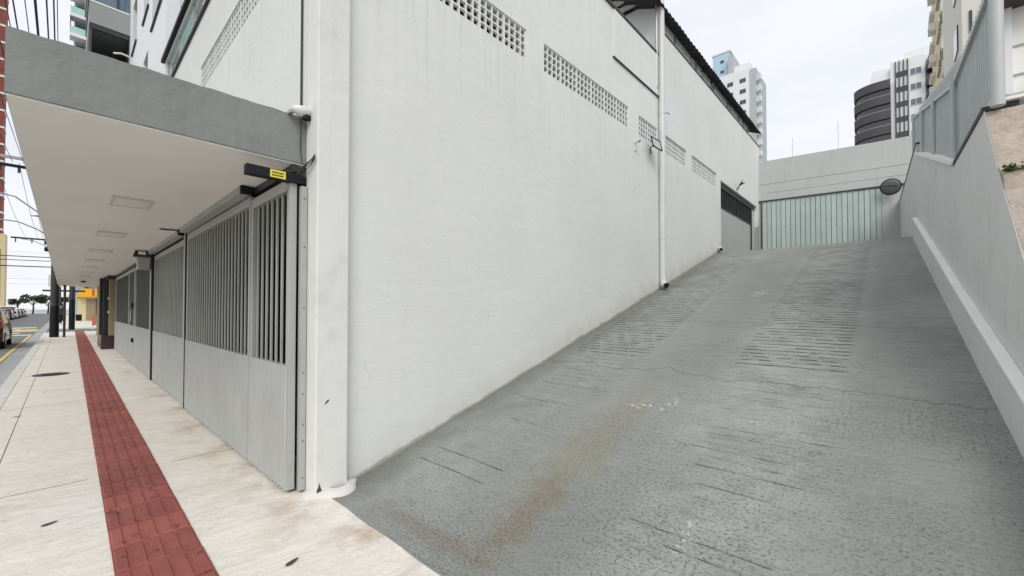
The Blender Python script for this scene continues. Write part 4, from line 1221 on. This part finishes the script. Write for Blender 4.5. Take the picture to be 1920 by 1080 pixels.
for i, (y_, z, r) in enumerate(along):
    wire(((6, y_, z), (-31.8, y_ * .9 - .1, z + .4)), r, 'overhead wire along the street above the canopy, %s from the left' % ordn[rank[i]], .35)
sub = along[::2]
rank = {i: k for k, i in enumerate(sorted(range(len(sub)), key=lambda i: sub[i][0] / (sub[i][1] - 1.5)))}
for i, (y_, z, r) in enumerate(sub):
    wire(((-31.8, y_ - .1, z + .4), (-62, y_ - .3, z)), r, 'overhead wire running on beyond the dark pole, %s from the left' % ordn[rank[i]], .4)
for i, (z, r, w) in enumerate(((4.95, .03, 'highest'), (4.7, .025, 'middle'), (4.3, .035, 'lowest'))):
    wire(((-42, .4, z), (-43, -12, z + .1)), r, '%s of three thick dark cables crossing the street' % w, .1)
for i, (z, r, w) in enumerate(((3.9, .012, 'lowest'), (4.4, .012, 'second lowest'), (5.6, .012, 'second highest'), (7.0, .012, 'highest'))):
    wire(((-62, -.4, z), (-63, -14, z + .4)), r, '%s of four thin pale cables crossing the street far off' % w, .2, 'steel')

# ------------------------------------------------------------------ shop on the far corner, board, person
kk = thing('corner_shop', (-71, 1.9, 0), 'small shop with bright orange awning box on the far corner', 'shop')
MB().box(-75, -69.3, 1.15, 4.8, 0, 2.75).build('wall', 'cream', kk)
MB().box(-69.32, -69.25, 1.75, 2.55, .1, 2.55).build('shutter', 'khaki', kk)
MB().box(-69.30, -69.2, 2.56, 3.4, .1, 2.65).build('door', 'dark_metal', kk)
MB().prism([(.95, 2.76), (3.6, 2.76), (3.6, 3.75), (1.35, 3.75)], 'x', -75, -68.6).build('awning', 'orange', kk)
MB().box(-68.62, -68.58, 2.2, 2.4, 2.9, 3.7).build('sign_strip', 'red_plastic', kk)
rs = thing('red_board', (-41.7, 1.55, 0), 'faded red folding board leaning on the far sidewalk', 'board')
MB().add([(-41.4, 1.35, .25), (-41.4, 1.85, .35), (-41.75, 1.85, 1.05), (-41.75, 1.35, .95), (-41.43, 1.35, .25), (-41.43, 1.85, .35), (-41.78, 1.85, 1.05), (-41.78, 1.35, .95)], [(0, 1, 2, 3), (4, 7, 6, 5), (0, 4, 5, 1), (1, 5, 6, 2), (2, 6, 7, 3), (3, 7, 4, 0)]).build('panel', 'red_plastic', rs)
for y_ in (1.38, 1.80):
    MB().tube([(-41.38, y_, 0), (-41.62, y_, .6)], .02, 6).build('leg', 'white', rs)
    MB().tube([(-41.95, y_, 0), (-41.78, y_, .95)], .02, 6).build('leg', 'white', rs)

def person(x, y_, label, h=1.70):
    t_ = thing('person', (x, y_, 0), label, 'person')
    J = dict(pel=(0, 0, .93), che=(0, 0, 1.30), neck=(.0, 0, 1.47), head=(.01, 0, 1.58), top=(0, 0, 1.70),
             shl=(0, .19, 1.40), ell=(-.03, .26, 1.12), hal=(.06, .25, .88), shr=(0, -.19, 1.40), elr=(-.03, -.26, 1.12), har=(.08, -.25, .90),
             hil=(0, .10, .88), knl=(.10, .11, .50), anl=(.02, .11, .08), tol=(.17, .12, .04), hir=(0, -.10, .88), knr=(.0, -.11, .50), anr=(-.18, -.11, .10), tor=(-.05, -.12, .04))
    Rr = dict(pel=.15, che=.16, neck=.06, head=.105, top=.08, shl=.07, ell=.05, hal=.04, shr=.07, elr=.05, har=.04, hil=.095, knl=.065, anl=.045, tol=.04, hir=.095, knr=.065, anr=.045, tor=.04)
    E_ = ['pel che', 'che neck', 'neck head', 'head top', 'che shl', 'shl ell', 'ell hal', 'che shr', 'shr elr', 'elr har', 'pel hil', 'hil knl', 'knl anl', 'anl tol', 'pel hir', 'hir knr', 'knr anr', 'anr tor']
    K = list(J)
    me = bpy.data.meshes.new('body')
    me.from_pydata([J[k] for k in K], [tuple(K.index(q) for q in e.split()) for e in E_], [])
    o = bpy.data.objects.new('body', me); C.objects.link(o); o.parent = t_
    sk = o.modifiers.new('skin', 'SKIN')
    me.skin_vertices.new() if not me.skin_vertices else None
    for i, k in enumerate(K):
        me.skin_vertices[0].data[i].radius = (Rr[k], Rr[k])
    me.skin_vertices[0].data[0].use_root = True
    o.modifiers.new('sub', 'SUBSURF').levels = 1
    me.materials.append(M['cloth_dark'])
    WLOC['body'] = Vector((x, y_, 0))
    MB().disc((x + .02, y_, 1.585), (1, 0, 0), .085, .16, 12, .03, 3).build('face', 'skin', t_, smooth=True)
    MB().disc((x - .01, y_, 1.66), (0, 0, 1), .11, .06, 14, .07, 4).build('hair', 'cloth_dark', t_, smooth=True)
person(-56, -.28, 'person in dark clothes walking on the far sidewalk')

# ------------------------------------------------------------------ cars
def car(x, y_, paintm, label, h=1.5, L=4.3, Wd=1.78, group=None):
    """car whose rear faces +x"""
    t_ = thing('car', (x, y_, -.116), label, 'car', group)
    z0 = -.116
    prof = [(-L / 2, .45), (-L / 2 + .05, .75), (-L / 2 + .95, .92), (-L * .17, h - .06), (L * .05, h), (L * .30, h - .05), (L / 2 - .28, 1.0), (L / 2 - .03, .88), (L / 2, .55), (L / 2 - .05, .28), (-L / 2 + .1, .26)]
    secs = [(-1, .93, .0), (-.86, 1.0, 0), (.86, 1.0, 0), (1, .93, 0)]
    mb = MB(); n = len(prof)
    for (s_, k, _) in secs:
        for (u, w) in prof:
            tum = 1.0 if w < .95 else 1 - .20 * (w - .95) / (h - .95)
            mb.v.append((x + u * (1 if abs(s_) < .9 else .985), y_ + s_ * Wd / 2 * tum, z0 + (w if abs(s_) < .9 else (w - .9) * .9 + .88 if w > .9 else w)))
    for i in range(len(secs) - 1):
        for k in range(n):
            a, b_ = i * n + k, i * n + (k + 1) % n
            mb.f.append((a, b_, b_ + n, a + n))
    mb.f += [tuple(range(n))[::-1], tuple(range(3 * n, 4 * n))]
    mb.build('body', paintm, t_, smooth=True, bevel=.03)
    yw = Wd / 2 * .84
    MB().add([(x + L * .315, y_ - yw * .84, z0 + h - .12), (x + L * .315, y_ + yw * .84, z0 + h - .12), (x + L / 2 - .33, y_ + yw * .95, z0 + 1.04), (x + L / 2 - .33, y_ - yw * .95, z0 + 1.04)], [(0, 1, 2, 3)]).build('rear_window', 'glass_dark', t_, fix=False)
    t_.children[-1].location.x += .035
    for s_ in (-1, 1):
        ye = y_ + s_ * (Wd / 2 * .955)
        yt = y_ + s_ * (Wd / 2 * .84)
        MB().add([(x - L * .20, ye, z0 + .98), (x + L * .30, ye, z0 + .98), (x + L * .24, yt, z0 + h - .13), (x - L * .10, yt, z0 + h - .13)], [(0, 1, 2, 3)]).build('side_window', 'glass_dark', t_, fix=False)
        MB().prism([(x + L / 2 - .10, .78), (x + L / 2 + .012, .70), (x + L / 2 + .005, .98), (x + L / 2 - .2, 1.02)], 'y', y_ + s_ * Wd / 2 * .70, y_ + s_ * (Wd / 2 * .985)).build('tail_lamp', 'lamp_red', t_)
        for u in (-L * .31, L * .30):
            w = MB().tube([(x + u, y_ + s_ * (Wd / 2 - .20), z0 + .32), (x + u, y_ + s_ * (Wd / 2 + .012), z0 + .32)], .32, 20).build('wheel', 'rubber', t_, smooth=True)
            MB().disc((x + u, y_ + s_ * (Wd / 2 + .014), z0 + .32), (0, s_, 0), .2, .012, 16).build('rim', 'steel', w)
    MB().box(x + L / 2 - .12, x + L / 2 + .03, y_ - Wd * .46, y_ + Wd * .46, z0 + .30, z0 + .56).build('bumper', 'dark_metal', t_, bevel=.03)
    MB().box(x + L / 2 + .0, x + L / 2 + .015, y_ - .26, y_ + .26, z0 + .66, z0 + .78).build('number_plate', 'white', t_)
    return t_
car(-27.6, -2.52, 'car_red', 'dark red car parked at the kerb, cut off by the left edge', 1.62, 4.5, 1.86)
cols = [('car_black', 'black', 1.5), ('car_black', 'black', 1.45), ('car_grey', 'grey', 1.5), ('car_black', 'black', 1.6), ('car_white', 'white', 1.9), ('car_grey', 'grey', 1.5), ('car_black', 'black', 1.5), ('car_white', 'white', 1.6)]
order = ['nearest', 'second', 'third', 'fourth', 'fifth', 'sixth', 'seventh', 'last']
for i, (pm, cw, h) in enumerate(cols):
    car(-64 - i * 8.2, -5.5 - .03 * i, pm, '%s car parked across the street, %s of the row' % (cw, order[i]), h, group='cars parked across the street')

# ------------------------------------------------------------------ trees at the end of the street
def tree(x, y_, h, r, label, n=420):
    t_ = thing('beach_tree', (x, y_, -.3), label, 'tree', 'trees at the end of the street')
    tr = MB().tube([(x, y_, -.35), (x + .1, y_ + .1, h * .35), (x, y_, h * .62)], [.22, .16, .08], 8)
    for k in range(5):
        a = k * 1.3 + x
        tr.tube([(x, y_, h * .42), (x + math.cos(a) * r * .35, y_ + math.sin(a) * r * .35, h * .62), (x + math.cos(a) * r * .7, y_ + math.sin(a) * r * .7, h * .75)], [.09, .06, .02], 6)
    tr.build('trunk', 'bark', t_)
    lf = MB()
    cl = [(random.uniform(-.75, .75) * r, random.uniform(-.75, .75) * r, h * random.uniform(.62, .92), r * random.uniform(.25, .42)) for _ in range(11)]
    for k in range(n):
        cx, cy, cz, cr_ = random.choice(cl)
        d = Vector((random.gauss(0, 1), random.gauss(0, 1), random.gauss(0, .6))).normalized() * cr_ * random.uniform(.5, 1)
        c = Vector((x + cx, y_ + cy, cz)) + d
        s_ = random.uniform(.12, .3)
        u = Vector((random.gauss(0, 1), random.gauss(0, 1), random.gauss(0, 1))).normalized(); v = u.orthogonal().normalized()
        lf.add([c - u * s_ - v * s_ * .6, c + u * s_ - v * s_ * .6, c + u * s_ + v * s_ * .6, c - u * s_ + v * s_ * .6], [(0, 1, 2, 3)])
    lf.build('crown', 'leaf', t_, fix=False)
tree(-168, -5.6, 5.2, 2.6, 'broad dark tree at the end of the street, left of the pair')
tree(-172, -3.0, 4.8, 2.2, 'broad dark tree at the end of the street, just left of the dark pole')
tree(-175, -8.6, 4.3, 1.5, 'small dark tree at the end of the street near the left edge')
tree(-160, -.4, 5.0, 2.0, 'dark tree at the end of the street behind the poles')
tag(MB().box(-1200, -190, -500, 500, -.34, -.2).build('sea', 'glass_blue', base=(-190, 0, -.2)), kind='structure')
wl_ = thing('beach_wall', (-185, -4, -.3), 'low white wall at the end of the street', 'wall')
MB().box(-185.3, -185, -30, 25, -.34, .75).build('wall', 'far_white', wl_)
MB().box(-185.4, -184.9, -30, 25, .751, .85).build('coping', 'kerb', wl_)

# ------------------------------------------------------------------ far buildings on the left
bt_ = thing('brick_tower', (-118, -12, 0), 'tall dark red brick tower with white bands at the left edge', 'building')
MB().box(-126, -122, -22, -7.6, -.3, 15.4).build('podium', 'cream', bt_)
MB().box(-126, -122.3, -22, -8.1, 15.4, 75).build('shaft', 'brick_red', bt_)
for k in range(18):
    z = 16 + k * 3.2
    MB().box(-126.1, -122.2, -22.1, -8.02, z, z + .35).build('band', 'far_white', bt_)
for k in range(3):
    MB().box(-121.98, -121.9, -9.6 - k * 3.5, -8.2 - k * 3.5, 3.6, 12.5).build('window', 'glass_dark', bt_)
gl = thing('glass_tower', (-92, 1.2, 0), 'pale tower with teal glass balconies beyond the canopy', 'building')
MB().box(-104, -91, .55, 16, -.3, 70).build('shaft', 'far_grey', gl)
for k in range(20):
    z = 9 + k * 3.0
    sl = MB().box(-90.99, -89.2, .05, 2.0, z, z + .45).build('balcony_slab', 'far_white', gl)
    MB().box(-89.35, -89.28, .1, 1.95, z + .451, z + 1.5).build('glass_rail', 'teal_glass', sl)
    MB().box(-90.98, -90.9, .75, 1.9, z + .5, z + 2.6).build('window', 'glass_blue', gl)
    if k % 2: MB().box(-90.9, -89.4, .06, .16, z + 1.2, z + 2.99).build('fin', 'far_dark', gl)
MB().box(-91.5, -88.9, 2.05, 2.5, 3, 70).build('dark_pier', 'far_dark', gl)

# ------------------------------------------------------------------ towers behind the ramp
dt = thing('curved_tower', (1, 128, 0), 'white tower with dark curved balconies behind the back wall', 'building')
MB().box(0.1, 5.45, 121, 134, 0, 54.7).build('shaft', 'far_white', dt)
MB().box(-3.2, 0.095, 121.6, 133, 0, 53.0).build('side_block', 'far_white', dt)
MB().box(2.4, 9.5, 124, 133, 54.7, 57.3).build('roof_house', 'far_white', dt)
MB().box(-3.0, 2.0, 124, 132, 53.0, 55.0).build('roof_house', 'far_white', dt)
def curved(z0, z1, grow):
    P = []
    for k in range(13):
        a = math.pi * (.5 + .5 * k / 12)
        P.append((-1.6 + (4.35 + grow) * math.cos(a), 121.9 + (-3.4 - grow) * math.sin(a)))
    P = [(0.06, 121.9 - 3.4 - grow)] + P + [(-5.95 - grow, 131), (0.06, 131)]
    return MB().prism(P, 'z', z0, z1)
z = 50.2
for k in range(10):
    b_ = curved(z - 1.75, z, .12).build('balcony', 'far_dark', dt)
    curved(z - 3.2, z - 1.76, -.35).build('glazing', 'glass_dark', b_)
    curved(z, z + .08, .16).build('rail_cap', 'far_grey', b_)
    z -= 3.25
z = 52.2
for k in range(11):
    MB().box(1.05, 2.75, 120.93, 120.999, z - 1.15, z + .0).build('window', 'glass_dark', dt)
    w = MB().box(3.25, 4.85, 120.95, 120.998, z - 1.3, z - .1).build('window', 'glass_blue', dt)
    MB().box(3.98, 4.06, 120.9, 120.949, z - 1.3, z - .1).build('mullion', 'far_white', w)
    MB().box(3.15, 4.95, 120.9, 120.997, z - 1.45, z - 1.31).build('sill', 'far_grey', w)
    MB().box(5.7, 8.6, 119.6, 122, z - 1.5, z + .2).build('balcony', 'far_dark', dt)
    MB().box(5.9, 8.6, 121.0, 122, z + .201, z + 1.7).build('window', 'glass_dark', dt)
    z -= 3.25
for x in (.92, 1.52, 2.2, 2.82):
    MB().box(x - .08, x + .08, 120.75, 120.92, 10, 54.5).build('fin', 'far_dark', dt)
MB().box(5.46, 9.5, 122.01, 133, 0, 54.6).build('side_block', 'far_white', dt)

bl = thing('blue_tower', (-36, 148, 0), 'white and light blue high tower seen past the dark roof', 'building')
MB().box(-40.5, -31.4, 140, 155, 0, 74.6).build('shaft', 'far_white', bl)
MB().box(-42.5, -37.6, 143, 156, 60, 83.5).build('blue_block', 'far_blue', bl)
MB().box(-37.4, -36.2, 141, 156, 74.6, 81).build('fin', 'far_grey', bl)
MB().box(-42.8, -37.2, 142.8, 156, 83.51, 84.1).build('blue_roof_edge', 'far_white', bl)
MB().box(-36.1, -31.6, 142, 152, 74.61, 77.2).build('roof_house', 'far_white', bl)
MB().box(-31.38, -29.6, 140.5, 154, 0, 74.0).build('grey_side', 'far_grey', bl)
z = 71.5
for k in range(12):
    for x in (-37.4, -33.9):
        w = MB().box(x, x + .75, 139.9, 139.999, z - 1.0, z + .2).build('window', 'glass_dark', bl)
        MB().box(x + .85, x + 1.6, 139.9, 139.999, z - 1.0, z + .2).build('pane', 'glass_dark', w)
    MB().prism([(-29.59, 140.6), (-28.3, 139.9), (-28.3, 141.8), (-29.59, 143)], 'z', z - 1.4, z + .2).build('balcony', 'far_white', bl)
    z -= 3.3
for k in range(4):
    MB().box(-40.2, -39.2, 142.9, 142.999, 80.5 - k * 3.3, 81.3 - k * 3.3).build('window', 'glass_dark', bl)

yb = thing('yellow_building', (5, 50, 0), 'pale yellow apartment block rising behind the sheet fence', 'building')
MB().box(3.23, 9, 45, 60, 0, 34).build('wall', 'cream', yb)
for k in range(7):
    z = 13 + k * 3.0
    for (a, b_) in ((46.8, 48.6), (50.2, 52.2)):
        w = MB().box(3.17, 3.228, a, b_, z, z + 1.5).build('window', 'glass_dark', yb)
        MB().box(3.05, 3.227, a - .1, b_ + .1, z - .12, z - .005).build('sill', 'far_grey', w)
    u = MB().box(2.75, 3.22, 55.0, 56.2, z - .4, z + .3).build('air_conditioner', 'far_white', yb)
    MB().disc((2.74, 55.6, z - .05), (-1, 0, 0), .22, .02, 14).build('fan', 'coping', u)
    MB().box(2.9, 3.6, 56.3, 58.5, z - 1.2, z - .9).build('balcony', 'far_white', yb)
wb = thing('white_block', (5, 34, 0), 'pale cream block right of the yellow building behind the fence', 'building')
MB().box(2.66, 10, 30, 40, 0, 22).build('wall', 'pale_cream', wb)
for k in range(5):
    w = MB().box(2.60, 2.658, 31.5, 33, 6 + k * 3, 7.3 + k * 3).build('window', 'glass_dark', wb)
    w2 = MB().box(2.9, 3.0, 29.95, 29.999, 6 + k * 3, 7.1 + k * 3).build('vent', 'glass_dark', wb)
